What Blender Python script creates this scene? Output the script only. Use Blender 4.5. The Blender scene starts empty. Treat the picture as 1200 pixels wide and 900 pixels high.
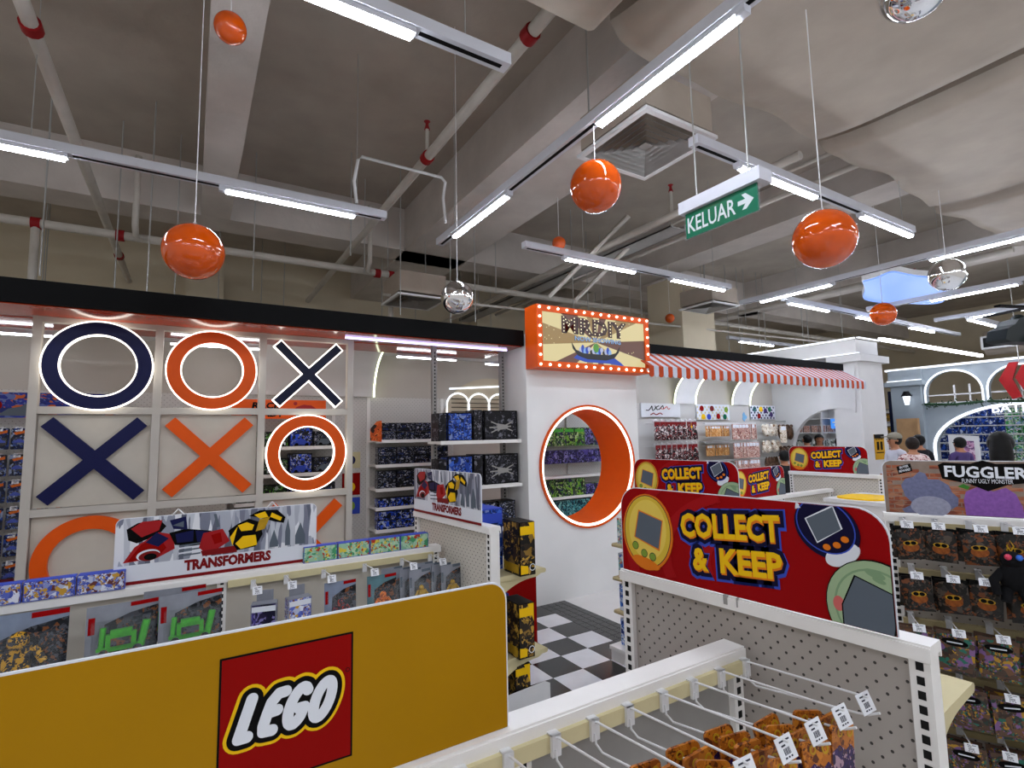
import bpy, math, random
from mathutils import Vector, Matrix
C = bpy.context.scene.collection
R = math.radians
PI = math.pi
random.seed(7)

# ------------------------------------------------------------------ camera
cam_d = bpy.data.cameras.new('camera'); cam = bpy.data.objects.new('camera', cam_d); C.objects.link(cam)
p_, r_, y_ = R(5.6), R(1.12), R(31.6)
fw = Vector((math.sin(y_) * math.cos(p_), math.cos(y_) * math.cos(p_), math.sin(p_)))
rt = Vector((math.cos(y_), -math.sin(y_), 0)); up = rt.cross(fw)
rt2 = rt * math.cos(r_) - up * math.sin(r_); up2 = up * math.cos(r_) + rt * math.sin(r_)
m_ = Matrix((rt2, up2, -fw)).transposed().to_4x4(); m_.translation = Vector((0, 0, 1.92))
cam.matrix_world = m_
cam_d.sensor_width = 36; cam_d.lens = 36 * 612 / 1200; cam_d.clip_start = .02; cam_d.clip_end = 100
bpy.context.scene.camera = cam
# ------------------------------------------------------------------ world, exposure, lamp strength
w = bpy.data.worlds.new('world'); bpy.context.scene.world = w; w.use_nodes = True
w.node_tree.nodes['Background'].inputs[0].default_value = (1, .96, .92, 1)
w.node_tree.nodes['Background'].inputs[1].default_value = .55
vs = bpy.context.scene.view_settings
vs.view_transform = 'Standard'; vs.look = 'None'; vs.gamma = 1; vs.use_curve_mapping = False
vs.exposure = 0.0
LED = 70.0          # emission of the ceiling battens
NEON = 3.2

# ------------------------------------------------------------------ materials
def lin(h):
    h = h.lstrip('#'); c = [int(h[i:i + 2], 16) / 255 for i in (0, 2, 4)]
    return tuple(x / 12.92 if x <= .04045 else ((x + .055) / 1.055) ** 2.4 for x in c) + (1,)
def nodes(name):
    m = bpy.data.materials.new(name); m.use_nodes = True
    return m, m.node_tree.nodes, m.node_tree.links, m.node_tree.nodes['Principled BSDF']
def mat(name, col, rough=.5, metal=0, grain=.06, gs=6, bump=0, bs=60, coat=0, alpha=1, spec=None):
    m, N, L, b = nodes(name); c = lin(col)
    b.inputs['Roughness'].default_value = rough; b.inputs['Metallic'].default_value = metal
    b.inputs['Coat Weight'].default_value = coat; b.inputs['Alpha'].default_value = alpha
    if spec is not None: b.inputs['Specular IOR Level'].default_value = spec
    elif rough >= .35: b.inputs['Specular IOR Level'].default_value = .2 if not name.startswith(('print', 'board', 'yellow_b', 'matt')) else .07
    b.inputs['Base Color'].default_value = c
    if grain or bump:
        t = N.new('ShaderNodeTexCoord'); n = N.new('ShaderNodeTexNoise'); n.inputs['Scale'].default_value = gs; n.inputs['Detail'].default_value = 5
        L.new(t.outputs['Object'], n.inputs['Vector'])
        r = N.new('ShaderNodeValToRGB'); r.color_ramp.elements[0].position = .3; r.color_ramp.elements[1].position = .7
        r.color_ramp.elements[0].color = tuple(x * (1 - grain * 2) for x in c[:3]) + (1,)
        r.color_ramp.elements[1].color = tuple(min(1, x * (1 + grain)) for x in c[:3]) + (1,)
        L.new(n.outputs['Fac'], r.inputs['Fac']); L.new(r.outputs['Color'], b.inputs['Base Color'])
        if bump:
            n2 = N.new('ShaderNodeTexNoise'); n2.inputs['Scale'].default_value = bs; n2.inputs['Detail'].default_value = 3
            L.new(t.outputs['Object'], n2.inputs['Vector'])
            bp = N.new('ShaderNodeBump'); bp.inputs['Strength'].default_value = bump; bp.inputs['Distance'].default_value = .02
            L.new(n2.outputs['Fac'], bp.inputs['Height']); L.new(bp.outputs['Normal'], b.inputs['Normal'])
    return m
def glow(name, col, s):
    m, N, L, b = nodes(name); b.inputs['Base Color'].default_value = (.02, .02, .02, 1)
    b.inputs['Emission Color'].default_value = lin(col); b.inputs['Emission Strength'].default_value = s
    return m
def pmat(name, cols, scale=30, rough=.3, dist=.35, stretch=(1, 1, 1), coat=.0, fine=True):
    """busy printed artwork: warped cells in the pack's own colours, different on every pack"""
    m, N, L, b = nodes(name); b.inputs['Roughness'].default_value = rough; b.inputs['Specular IOR Level'].default_value = .25
    t = N.new('ShaderNodeTexCoord'); oi = N.new('ShaderNodeObjectInfo')
    mu = N.new('ShaderNodeMath'); mu.operation = 'MULTIPLY'; mu.inputs[1].default_value = 37
    L.new(oi.outputs['Random'], mu.inputs[0])
    mp = N.new('ShaderNodeMapping'); mp.inputs['Scale'].default_value = stretch; L.new(t.outputs['Object'], mp.inputs['Vector'])
    ad = N.new('ShaderNodeVectorMath'); ad.operation = 'ADD'; L.new(mp.outputs[0], ad.inputs[0]); L.new(mu.outputs[0], ad.inputs[1])
    n = N.new('ShaderNodeTexNoise'); n.inputs['Scale'].default_value = scale * .5; n.inputs['Detail'].default_value = 3
    L.new(ad.outputs[0], n.inputs['Vector'])
    mx = N.new('ShaderNodeVectorMath'); mx.operation = 'MULTIPLY_ADD'
    L.new(n.outputs['Color'], mx.inputs[0]); mx.inputs[1].default_value = (dist * 6 / scale,) * 3; L.new(ad.outputs[0], mx.inputs[2])
    v = N.new('ShaderNodeTexVoronoi'); v.inputs['Scale'].default_value = scale; L.new(mx.outputs[0], v.inputs['Vector'])
    v2 = N.new('ShaderNodeTexVoronoi'); v2.inputs['Scale'].default_value = scale * 3.1; L.new(mx.outputs[0], v2.inputs['Vector'])
    gt = N.new('ShaderNodeMath'); gt.operation = 'GREATER_THAN'; gt.inputs[1].default_value = .5 if fine else 2; L.new(n.outputs['Fac'], gt.inputs[0])
    mc = N.new('ShaderNodeMix'); mc.data_type = 'RGBA'; L.new(gt.outputs[0], mc.inputs[0]); L.new(v.outputs['Color'], mc.inputs[6]); L.new(v2.outputs['Color'], mc.inputs[7])
    s = N.new('ShaderNodeSeparateColor'); L.new(mc.outputs[2], s.inputs[0])
    r = N.new('ShaderNodeValToRGB'); r.color_ramp.interpolation = 'CONSTANT'; e = r.color_ramp.elements
    while len(e) < len(cols): e.new(.5)
    for i, c in enumerate(cols): e[i].position = i / len(cols); e[i].color = lin(c)
    L.new(s.outputs[0], r.inputs['Fac']); L.new(r.outputs['Color'], b.inputs['Base Color'])
    return m
def pegmat(name, col, pitch=.05, hr=.0045, dark='#3a3634'):
    """perforated sheet: staggered rows of punched holes (x along the sheet, z up, in the rack's own frame)"""
    m, N, L, b = nodes(name); b.inputs['Roughness'].default_value = .45
    t = N.new('ShaderNodeTexCoord'); s = N.new('ShaderNodeSeparateXYZ'); L.new(t.outputs['Object'], s.inputs[0])
    def M(op, a, bb=None):
        q = N.new('ShaderNodeMath'); q.operation = op
        for i, x in enumerate((a, bb)):
            if x is None: continue
            if isinstance(x, (int, float)): q.inputs[i].default_value = x
            else: L.new(x, q.inputs[i])
        return q.outputs[0]
    ax = M('ADD', s.outputs[0], s.outputs[1])
    row = M('DIVIDE', s.outputs[2], pitch / 2); fr = M('FLOOR', row); par = M('MODULO', fr, 2)
    col_ = M('ADD', M('DIVIDE', ax, pitch), M('MULTIPLY', par, .5))
    dx = M('MULTIPLY', M('SUBTRACT', M('FRACT', col_), .5), pitch); dz = M('MULTIPLY', M('SUBTRACT', M('FRACT', row), .5), pitch / 2)
    d = M('SQRT', M('ADD', M('MULTIPLY', dx, dx), M('MULTIPLY', dz, dz)))
    k = M('LESS_THAN', d, hr)
    mx = N.new('ShaderNodeMix'); mx.data_type = 'RGBA'; L.new(k, mx.inputs[0]); mx.inputs[6].default_value = lin(col); mx.inputs[7].default_value = lin(dark)
    L.new(mx.outputs[2], b.inputs['Base Color'])
    return m

MT = dict(
    wall=mat('painted_wall', '#d6d4d2', .6, gs=2, grain=.03, bump=.05), pillar=mat('pillar_paint', '#eeeeec', .5, gs=2, grain=.02), roomwall=mat('room_wall_paint', '#bfb8ae', .6, gs=2, grain=.03), ceil=mat('painted_concrete', '#aaa094', .8, gs=1.2, grain=.08, bump=.25, bs=9),
    beam=mat('beam_paint', '#c2bab2', .75, gs=2, grain=.06, bump=.25, bs=12), rear=mat('rear_wall_paint', '#cfc3aa', .8, gs=.8, grain=.05),
    duct=mat('duct_wrap', '#a4988b', .6, gs=2.5, grain=.05, bump=.3, bs=5), floor=mat('polished_floor', '#e6e6e4', .14, gs=1.5, grain=.03),
    tb=mat('black_tile', '#141414', .2, grain=.15, gs=12), tw=mat('white_tile', '#e8eaee', .12, grain=.03, gs=8), grout=mat('grout', '#b8b8b8', .6),
    white=mat('white_metal', '#dcdcdc', .35, grain=.02), rackw=mat('rack_enamel', '#eeece8', .35, grain=.02), cream=mat('cream_panel', '#c4bdb0', .5, grain=.03),
    tan=mat('tan_enamel', '#d2c79c', .4, grain=.03), tand=mat('tan_edge', '#b5a67c', .45, grain=.04), grey=mat('grey_metal', '#9b9995', .45, grain=.04), dark=mat('dark_slot', '#151515', .6, grain=0),
    black=mat('matt_black', '#0b0b0c', .55, grain=0), orange=mat('orange_paint', '#e2560c', .4, grain=.03), orangeg=mat('gloss_orange', '#d8501a', .08, grain=0, coat=.5),
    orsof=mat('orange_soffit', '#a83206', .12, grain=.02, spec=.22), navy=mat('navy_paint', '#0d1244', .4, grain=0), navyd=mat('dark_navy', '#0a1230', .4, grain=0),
    ballo=mat('lacquered_orange', '#c84c02', .05, grain=.06, gs=9, coat=.25), chrome=mat('mirror_chrome', '#e8e8ea', .03, metal=1, grain=0),
    pipe=mat('pipe_paint', '#b9b3a9', .5, grain=.04), pred=mat('red_fitting', '#8a1418', .5, grain=.1), wire=mat('steel_wire', '#a8a8a4', .4, metal=.3, grain=0),
    track=mat('track_white', '#c9cbd2', .4, grain=.02), red=mat('red_paint', '#a01a1e', .4, grain=.03), redd=mat('dark_red', '#7a0f12', .4, grain=.03),
    yellow=mat('yellow_board', '#a87a0c', .45, grain=.02), lred=mat('board_red', '#8c0704', .45, grain=0), ptw=mat('print_white', '#dfe3ea', .4, grain=0), ptk=mat('print_black', '#0a0a0a', .4, grain=0),
    pty=mat('print_yellow', '#f0c018', .4, grain=0), pto=mat('print_orange', '#e07a22', .4, grain=0), ptb=mat('print_blue', '#3a50b8', .4, grain=0), ptn=mat('print_navy', '#141232', .4, grain=0),
    ptg=mat('print_green', '#7f9c3c', .4, grain=0), ptpg=mat('print_pale_green', '#9db48e', .4, grain=0), ptpg2=mat('print_mid_green', '#7f9c78', .4, grain=0), ptgr=mat('print_grey', '#5d6670', .4, grain=0),
    egg=mat('print_egg', '#d8b840', .4, grain=0), egg2=mat('print_egg_light', '#e6c95a', .4, grain=0), ptp=mat('print_pink', '#cf6a66', .4, grain=0), ptr=mat('print_red', '#94080c', .4, grain=0), ptr2=mat('print_red_swirl', '#a01418', .4, grain=0),
    silver=pmat('silver_city_print', ['#8d92a0', '#c0c4cc', '#767a8a', '#a9adb8', '#dfe1e6', '#5d6170'], 16, stretch=(2.4, 1, .35), dist=.2, fine=False),
    tag=mat('paper_tag', '#e4e6ea', .4, grain=0), ink=mat('tag_ink', '#3a3c48', .6, grain=0), hair=mat('dark_hair', '#080605', .5, grain=.3, gs=40), hairb=mat('brown_hair', '#20140e', .5, grain=.3, gs=40),
    skin=mat('skin', '#b07a5c', .5, grain=.03), card=mat('cardboard', '#a5825c', .8, grain=.06), clear=mat('clear_plastic', '#dfe6ea', .08, grain=0, alpha=.07), green=mat('exit_green', '#0c6a4c', .25, grain=0),
    lime=mat('lime_plastic', '#3fae22', .3, grain=.1, gs=50), gold=mat('gold_print', '#b8901e', .35, grain=.1, gs=30), purple=mat('purple_print', '#3c2466', .4, grain=.1, gs=30),
    led=glow('led_tube', '#e9f0ff', LED), led2=glow('room_led_tube', '#f4f6ff', 16), led3=glow('awning_led_tube', '#dfeaff', 120), neon=glow('neon_white', '#fff6ea', NEON), neonw=glow('neon_cool', '#eef4ff', 1.7), neong=glow('neon_warm', '#f4ffd8', 3.5), bulb=glow('sign_bulb', '#fff4e0', 6), cloud=glow('blue_cloud_panel', '#7fa4f6', 1.15),
    screen=glow('blue_screen', '#3f8ef0', 1.1))
PM = dict(
    turtle=pmat('green_toy_print', ['#3a7a2a', '#1c2a1a', '#7fae3a', '#2a2a4a', '#b8c890', '#141a14'], 22),
    violet=pmat('violet_toy_print', ['#2a2350', '#4a3f8a', '#14122a', '#7f78b0', '#221a3a'], 22),
    teal=pmat('teal_toy_print', ['#0f3a48', '#3a8a90', '#0a1a24', '#7fb8b0', '#123040'], 24),
    robot=pmat('dark_gold_print', ['#14110e', '#2a2016', '#8a6a2a', '#1a1512', '#c0963a', '#3a2a1c', '#0d0c0c'], 24),
    blue=pmat('blue_box_print', ['#1c3f98', '#16286a', '#3a66c8', '#0e1a3c', '#1c3f98', '#7a8ab8'], 20),
    space=pmat('black_space_print', ['#0c0c12', '#14141c', '#0a0a10', '#2a2a34', '#101018', '#6a6a74', '#0c0c12'], 26),
    carb=pmat('black_car_print', ['#0a0a0c', '#15161c', '#0a0a0c', '#9a9ca8', '#1a2a5a', '#0d0d12', '#101014'], 34, stretch=(1, 1, 1.6)),
    carg=pmat('car_green_print', ['#101410', '#1c2a14', '#4f9a24', '#0c0e0c', '#8a948a', '#16301a'], 30),
    carblue=pmat('car_blue_print', ['#101218', '#1c3aa8', '#0c0e14', '#2a52d0', '#b0b8d0', '#14161c'], 30),
    hotw=pmat('small_car_card_print', ['#16224a', '#2a4a9a', '#0c0e14', '#8a98b8', '#101830', '#14204a', '#2a2a34'], 30),
    dino=pmat('pastel_green_print', ['#9fc8a8', '#b8d8b0', '#e0c84a', '#b83a2a', '#8ab89a', '#a8ccb0', '#4a9a6a'], 26),
    heroes=pmat('blue_silver_heroes_print', ['#4a5ab0', '#b8c0d8', '#5a6ac0', '#c89a3a', '#8a94c8', '#6a3a34', '#dfe2ec'], 42),
    mecha=pmat('dark_mecha_print', ['#1a1c20', '#2a2e34', '#4a4e56', '#101114', '#7a4a2a', '#24282e', '#4a4a50'], 34),
    halo=pmat('orange_purple_print', ['#b0661c', '#c47a26', '#a05a18', '#5a2c14', '#b86e20', '#8a4818'], 60),
    halop=pmat('purple_card_print', ['#2c1850', '#22123c', '#4a2a2c', '#341c5c', '#a88a98', '#28164a'], 60),
    bag=pmat('black_bag_print', ['#12100e', '#1c1a18', '#2a2826', '#4a4038', '#0e0c0b', '#6a3a1c', '#1a1614'], 36),
    bagb=pmat('brown_bag_print', ['#4a3a30', '#3a2e28', '#2a3a34', '#6a4a34', '#5a4a3e', '#7a5a8a', '#b0862a', '#2a6a5a'], 40),
    pinkp=pmat('rose_pack_print', ['#b88a80', '#a87068', '#d0b0a0', '#7a4a44', '#c89a8a', '#e0ccc0'], 30),
    lolly=pmat('dark_bottle_print', ['#1a0e10', '#3a1418', '#8a2a2e', '#101012', '#d8ccc8', '#241216'], 34),
    woodp=pmat('orange_wood_print', ['#c88a4a', '#b87838', '#d8a468', '#a06830', '#e0b884'], 30),
    fur=pmat('brown_fur_print', ['#4a3222', '#3a2619', '#5a3f2c', '#6a4a34', '#2e1e14'], 40),
    creamf=pmat('cream_slipper_print', ['#d8cbb8', '#e0d6c6', '#c8b8a0', '#8a6a4c', '#e6dfd2'], 22),
    tricky=pmat('harlequin_print', ['#1a1c50', '#e0e2ee', '#1a1c50', '#e6e8f0', '#b82a3a', '#7a2a7a', '#2a7a8a'], 40, dist=.02),
    tricky2=pmat('checker_candy_print', ['#e6dcc0', '#c8a868', '#e8e2d0', '#c0222a', '#3a7a3a', '#e0b83a', '#2a3aa0'], 40, dist=.02),
    bath=pmat('blue_bottle_print', ['#142a6a', '#1c3a8a', '#0e1c4a', '#2a52b0', '#16224a', '#c8d0e0'], 9),
    bathg=pmat('green_bottle_print', ['#2a7a3a', '#4aa05a', '#1c4a2a', '#c0d8b8', '#8aa0c8', '#d0c0c8'], 12),
    shop=pmat('shop_shelf_print', ['#8a9088', '#c8ccc8', '#5a6460', '#e0e4e0', '#3a4440', '#b0b4a8'], 9),
    brick=pmat('brick_wall_print', ['#8a4a34', '#a05a3e', '#7a4030', '#94664e', '#a87458'], 42, stretch=(.45, 1, 1.4), dist=.05, fine=False),
    stonep=mat('brick_mortar_print', '#8d7c70', .5, gs=14, grain=.14), paper=pmat('stationery_print', ['#a8c8c0', '#e0e4e0', '#6a98a8', '#c86a4a', '#4a6ab0', '#d8d0a8', '#88b8a8'], 30),
    blueb=pmat('blue_packet_print', ['#2a5ab8', '#b8ccE8', '#4a80d0', '#dfe6f0', '#1c3a80'], 32), dred=pmat('dark_red_print', ['#4a0e14', '#6a141c', '#3a0a10', '#8a1c28', '#2a0a30'], 30),
    pinkd=pmat('pink_grey_print', ['#a86a6a', '#5a3a3e', '#c89a98', '#7a2a30', '#3a2a2e'], 40), racing=pmat('orange_racing_print', ['#d8662a', '#e07a3a', '#c8521c', '#d8662a', '#2a1a14', '#b84a1a'], 18),
    bluebanner=pmat('blue_racing_print', ['#1c2a8a', '#16226a', '#22309a', '#c05a1c', '#5a6aa8', '#1a2880'], 14, stretch=(1, 1, 2)), flower=pmat('rose_shirt_print', ['#c8a8a4', '#e0d0cc', '#8a4a4c', '#d8bcb8'], 26),
    shirtc=mat('navy_jersey', '#2a3048', .7), shirtw=mat('pale_shirt', '#c8c8d2', .7), shirtp=mat('violet_shirt', '#4a3a6a', .7), shirtk=mat('black_shirt', '#1a1a1e', .7), jean=mat('dark_trousers', '#20242e', .8))
MT.update(PM); MT['awnw'] = mat('awning_white', '#c4c8d2', .7); MT['awno'] = mat('awning_orange', '#b8441c', .7); MT['lattice'] = mat('lattice_paint', '#bdb8af', .45, grain=.02); MT['tunnel'] = mat('tunnel_orange', '#ff6c16', .45, grain=.02); MT['bathwall'] = mat('bath_wall_dimmed', '#8e979d', .6, grain=.02)  # the bathroom wall is white; its dim light is put into the grey

# ------------------------------------------------------------------ mesh helpers
class MB:
    def __init__(s): s.v = []; s.f = []; s.mi = []; s.sm = []
    def add(s, vs, fs, mi=0, sm=False):
        o = len(s.v); s.v += [tuple(v) for v in vs]; s.f += [tuple(i + o for i in f) for f in fs]; s.mi += [mi] * len(fs); s.sm += [sm] * len(fs); return s
    def box(s, x0, y0, z0, x1, y1, z1, mi=0):
        return s.add([(x0, y0, z0), (x1, y0, z0), (x1, y1, z0), (x0, y1, z0), (x0, y0, z1), (x1, y0, z1), (x1, y1, z1), (x0, y1, z1)],
                     [(0, 3, 2, 1), (4, 5, 6, 7), (0, 1, 5, 4), (1, 2, 6, 5), (2, 3, 7, 6), (3, 0, 4, 7)], mi)
    def fbox(s, fr, a, b, mi=0):
        o, u, v, n = fr; P = []
        for k in range(8):
            q = (b[0] if k & 1 else a[0], b[1] if k & 2 else a[1], b[2] if k & 4 else a[2]); P.append(o + u * q[0] + v * q[1] + n * q[2])
        return s.add(P, [(0, 2, 3, 1), (4, 5, 7, 6), (0, 1, 5, 4), (1, 3, 7, 5), (3, 2, 6, 7), (2, 0, 4, 6)], mi)
    def tube(s, pts, r, n=8, mi=0, caps=True):
        pts = [Vector(p) for p in pts]; rings = []; prev = None
        for i, p in enumerate(pts):
            t = (pts[min(i + 1, len(pts) - 1)] - pts[max(i - 1, 0)]).normalized()
            a = prev if prev and abs(prev.dot(t)) < .95 else (Vector((0, 0, 1)) if abs(t.z) < .9 else Vector((1, 0, 0)))
            a = (a - t * a.dot(t)).normalized(); prev = a; b = t.cross(a); rr = r[i] if isinstance(r, (list, tuple)) else r
            rings.append([p + (a * math.cos(2 * PI * k / n) + b * math.sin(2 * PI * k / n)) * rr for k in range(n)])
        V = [q for g in rings for q in g]; F = []
        for i in range(len(pts) - 1):
            for k in range(n): F.append((i * n + k, i * n + (k + 1) % n, (i + 1) * n + (k + 1) % n, (i + 1) * n + k))
        s.add(V, F, mi, True)
        if caps: s.add(rings[0], [tuple(range(n))[::-1]], mi); s.add(rings[-1], [tuple(range(n))], mi)
        return s
    def ball(s, c, r, n=24, mi=0, sc=(1, 1, 1)):
        V = []; F = []; m = n // 2
        for i in range(m + 1):
            a = PI * i / m
            for k in range(n): b = 2 * PI * k / n; V.append((c[0] + r * sc[0] * math.sin(a) * math.cos(b), c[1] + r * sc[1] * math.sin(a) * math.sin(b), c[2] + r * sc[2] * math.cos(a)))
        for i in range(m):
            for k in range(n): F.append((i * n + k, (i + 1) * n + k, (i + 1) * n + (k + 1) % n, i * n + (k + 1) % n))
        return s.add(V, F, mi, True)
    def prism(s, poly, fr, t0, t1, mi=0):
        o, u, v, n = fr; k = len(poly)
        s.add([o + u * p[0] + v * p[1] + n * t1 for p in poly] + [o + u * p[0] + v * p[1] + n * t0 for p in poly],
              [tuple(range(k)), tuple(range(2 * k - 1, k - 1, -1))] + [(i, (i + k), (i + 1) % k + k, (i + 1) % k) for i in range(k)], mi)
        return s
    def ring(s, fr, c, r0, r1, t0, t1, n=64, mi=0, a0=0, a1=2 * PI):
        o, u, v, nn = fr; V = []; F = []; full = abs(a1 - a0 - 2 * PI) < 1e-6
        for k in range(n + (0 if full else 1)):
            a = a0 + (a1 - a0) * k / n
            for (r, t) in ((r0, t0), (r1, t0), (r1, t1), (r0, t1)): V.append(o + u * (c[0] + r * math.cos(a)) + v * (c[1] + r * math.sin(a)) + nn * t)
        m = len(V) // 4
        for k in range(n):
            k2 = (k + 1) % m
            for j in range(4): F.append((k * 4 + j, k * 4 + (j + 1) % 4, k2 * 4 + (j + 1) % 4, k2 * 4 + j))
        s.add(V, F, mi)
        if not full: s.add(V[:4], [(3, 2, 1, 0)], mi); s.add(V[-4:], [(0, 1, 2, 3)], mi)
        return s
    def mesh(s, name, mats):
        me = bpy.data.meshes.new(name); me.from_pydata(s.v, [], s.f)
        for m in (mats if isinstance(mats, (list, tuple)) else [mats]): me.materials.append(MT[m] if isinstance(m, str) else m)
        me.polygons.foreach_set('material_index', s.mi); me.polygons.foreach_set('use_smooth', s.sm); me.update(); return me
def FR(o, u, v): u = Vector(u).normalized(); v = Vector(v).normalized(); return (Vector(o), u, v, u.cross(v))
def frY(y, x=0, z=0): return FR((x, y, z), (1, 0, 0), (0, 0, 1))      # upright plane facing -Y, u = +X
def frX(x, y=0, z=0): return FR((x, y, z), (0, -1, 0), (0, 0, 1))     # upright plane facing -X, u = -Y
def tagp(o, label=None, cat=None, group=None, kind=None):
    for k, v in (('label', label), ('category', cat), ('group', group), ('kind', kind)):
        if v: o[k] = v
    return o
def obj(name, mb, mats, parent=None, world=True):
    """one mesh object; world coordinates are turned into the parent's (or its own base) frame"""
    me = mb.mesh(name, mats) if isinstance(mb, MB) else mb
    o = bpy.data.objects.new(name, me); C.objects.link(o)
    if parent:
        o.parent = parent
        if world:
            off = Vector(parent.get('_base', (0, 0, 0)))
            if off.length: me.transform(Matrix.Translation(-off)); o['_base'] = tuple(off)
    elif world:
        xs = [v.co for v in me.vertices]
        b = Vector(((min(v.x for v in xs) + max(v.x for v in xs)) / 2, (min(v.y for v in xs) + max(v.y for v in xs)) / 2, min(v.z for v in xs)))
        me.transform(Matrix.Translation(-b)); o.location = b; o['_base'] = tuple(b)
    return o
def thing(name, label, cat, loc=(0, 0, 0), rz=0, group=None, based=True):
    o = bpy.data.objects.new(name, None); C.objects.link(o); o.empty_display_size = .05; o.location = loc; o.rotation_euler = (0, 0, rz)
    if based and rz == 0: o['_base'] = tuple(loc)
    return tagp(o, label, cat, group)
def kids(o): return [c for c in o.children]
def dup(root, loc, rz=None, label=None, group=None, rot=None, scale=None):
    r = root.copy(); C.objects.link(r); r.location = loc
    if rz is not None: r.rotation_euler = (0, 0, rz)
    if rot is not None: r.rotation_euler = rot
    if scale: r.scale = scale
    if label: r['label'] = label
    if group: r['group'] = group
    for ch in list(root.children):
        c = ch.copy(); C.objects.link(c); c.parent = r
        for g in ch.children: d = g.copy(); C.objects.link(d); d.parent = c
    return r
def struct(name, mb, m, parent=None):
    o = obj(name, mb, m, parent)
    if not parent: o['kind'] = 'structure'
    return o
def rrect(x0, y0, x1, y1, r, n=6, corners=(1, 1, 1, 1)):
    P = []
    for (cx, cy, a, on) in ((x1, y0, -90, corners[1]), (x1, y1, 0, corners[2]), (x0, y1, 90, corners[3]), (x0, y0, 180, corners[0])):
        rr = r if on else 0
        ox = cx - rr if cx == x1 else cx + rr; oy = cy - rr if cy == y1 else cy + rr
        if not on: P.append((cx, cy)); continue
        for k in range(n + 1): t = R(a + 90 * k / n); P.append((ox + rr * math.cos(t), oy + rr * math.sin(t)))
    return P
def ell(cx, cy, a, b, rot=0, n=36):
    c, s = math.cos(rot), math.sin(rot)
    return [(cx + a * math.cos(t) * c - b * math.sin(t) * s, cy + a * math.cos(t) * s + b * math.sin(t) * c) for t in [2 * PI * k / n for k in range(n)]]
def clip(poly, x0, y0, x1, y1):
    for ax, lim, sg in ((0, x0, 1), (0, x1, -1), (1, y0, 1), (1, y1, -1)):
        out = []
        for i, p in enumerate(poly):
            q = poly[(i + 1) % len(poly)]; a = (p[ax] - lim) * sg; b = (q[ax] - lim) * sg
            if a >= 0: out.append(p)
            if a * b < 0: t = a / (a - b); out.append((p[0] + (q[0] - p[0]) * t, p[1] + (q[1] - p[1]) * t))
        poly = out
        if not poly: break
    return poly
def text_mesh(body, x0, y0, w_, h_, fr, t, m, bold=0, shear=0, ext=.0004, name='lettering', res=2):
    cu = bpy.data.curves.new('t', 'FONT'); cu.body = body; cu.size = 1; cu.offset = bold; cu.extrude = 0; cu.resolution_u = res
    o = bpy.data.objects.new('t', cu); C.objects.link(o); dg = bpy.context.evaluated_depsgraph_get(); dg.update()
    me = bpy.data.meshes.new_from_object(o.evaluated_get(dg)); bpy.data.objects.remove(o); bpy.data.curves.remove(cu)
    V = [v.co.copy() for v in me.vertices]; ax, bx = min(v.x for v in V), max(v.x for v in V); ay, by = min(v.y for v in V), max(v.y for v in V)
    oo, u, vv, n = fr; mb = MB(); P = []
    for v in V:
        a = (v.x - ax) / (bx - ax); b = (v.y - ay) / (by - ay); P.append(oo + u * (x0 + a * w_ + shear * b * h_) + vv * (y0 + b * h_) + n * (t + ext))
    mb.add(P, [tuple(p.vertices) for p in me.polygons]); bpy.data.meshes.remove(me)
    return mb.mesh(name, m)
def text(parent, *a, **k):
    k2 = dict(k); return obj(k2.pop('oname', 'lettering'), text_mesh(*a, **k2), None, parent)
ORD = ['first', 'second', 'third', 'fourth', 'fifth', 'sixth', 'seventh', 'eighth', 'ninth', 'tenth', 'eleventh', 'twelfth', 'thirteenth', 'fourteenth', 'fifteenth', 'sixteenth']
LF = Vector((0, 0, 0))
FL = FR((0, 0, 0), (1, 0, 0), (0, 0, 1))     # local front frame facing -Y

# ================================================================== SETTING
fl = struct('floor', MB().box(-9, -5, -.1, 24, 13, 0), 'floor')
mb = MB()
XT0, YT0 = 3.41, 5.045
for i in range(6):
    for j in range(10):
        x1 = XT0 - .3 * i; y1 = YT0 - .3 * j - .0
        obj('floor_tile', MB().box(x1 - .2985, y1 - .2985, 0, x1 - .0015, y1 - .0015, .004), 'tw' if (i + j) % 2 else 'tb', fl)
for i in range(4):
    for j in range(26):
        obj('strip_tile', MB().box(XT0 + .004 + .088 * i, YT0 - .1 * j - .096, 0, XT0 + .084 + .088 * i, YT0 - .1 * j, .004), 'tb', fl)
ce = struct('ceiling', MB().box(-9, -5, 6.2, 24, 13.2, 6.35), 'ceil')
def beam(name, *b): return struct(name, MB().box(*b), 'beam')
beam('ceiling_beam', .02, -5, 5.4, .42, 9.1, 6.25); beam('ceiling_beam', 3.3, -5, 5.4, 4.58, 13, 6.25)
beam('ceiling_beam', -9, 9.1, 5.4, 24, 9.7, 6.24); beam('ceiling_beam', 8.6, -5, 5.5, 9.3, 13, 6.25); beam('ceiling_beam', 13.6, -5, 5.4, 14.4, 13, 6.25)
beam('ceiling_beam', -5.6, -5, 5.4, -4.9, 9.1, 6.25)
struct('wall_rear', MB().box(-9, 13, 0, 24, 13.3, 6.2), 'rear')
struct('wall_right', MB().box(24, -5, 0, 24.3, 13.3, 6.2), 'rear')
for x in (-.2, 6.6): struct('rear_column', MB().box(x, 12.5, 0, x + .7, 13, 5.4), 'rear')
struct('structural_column', MB().box(9.2, 7.7, 0, 10.3, 8.7, 5.4), 'rear')

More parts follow.
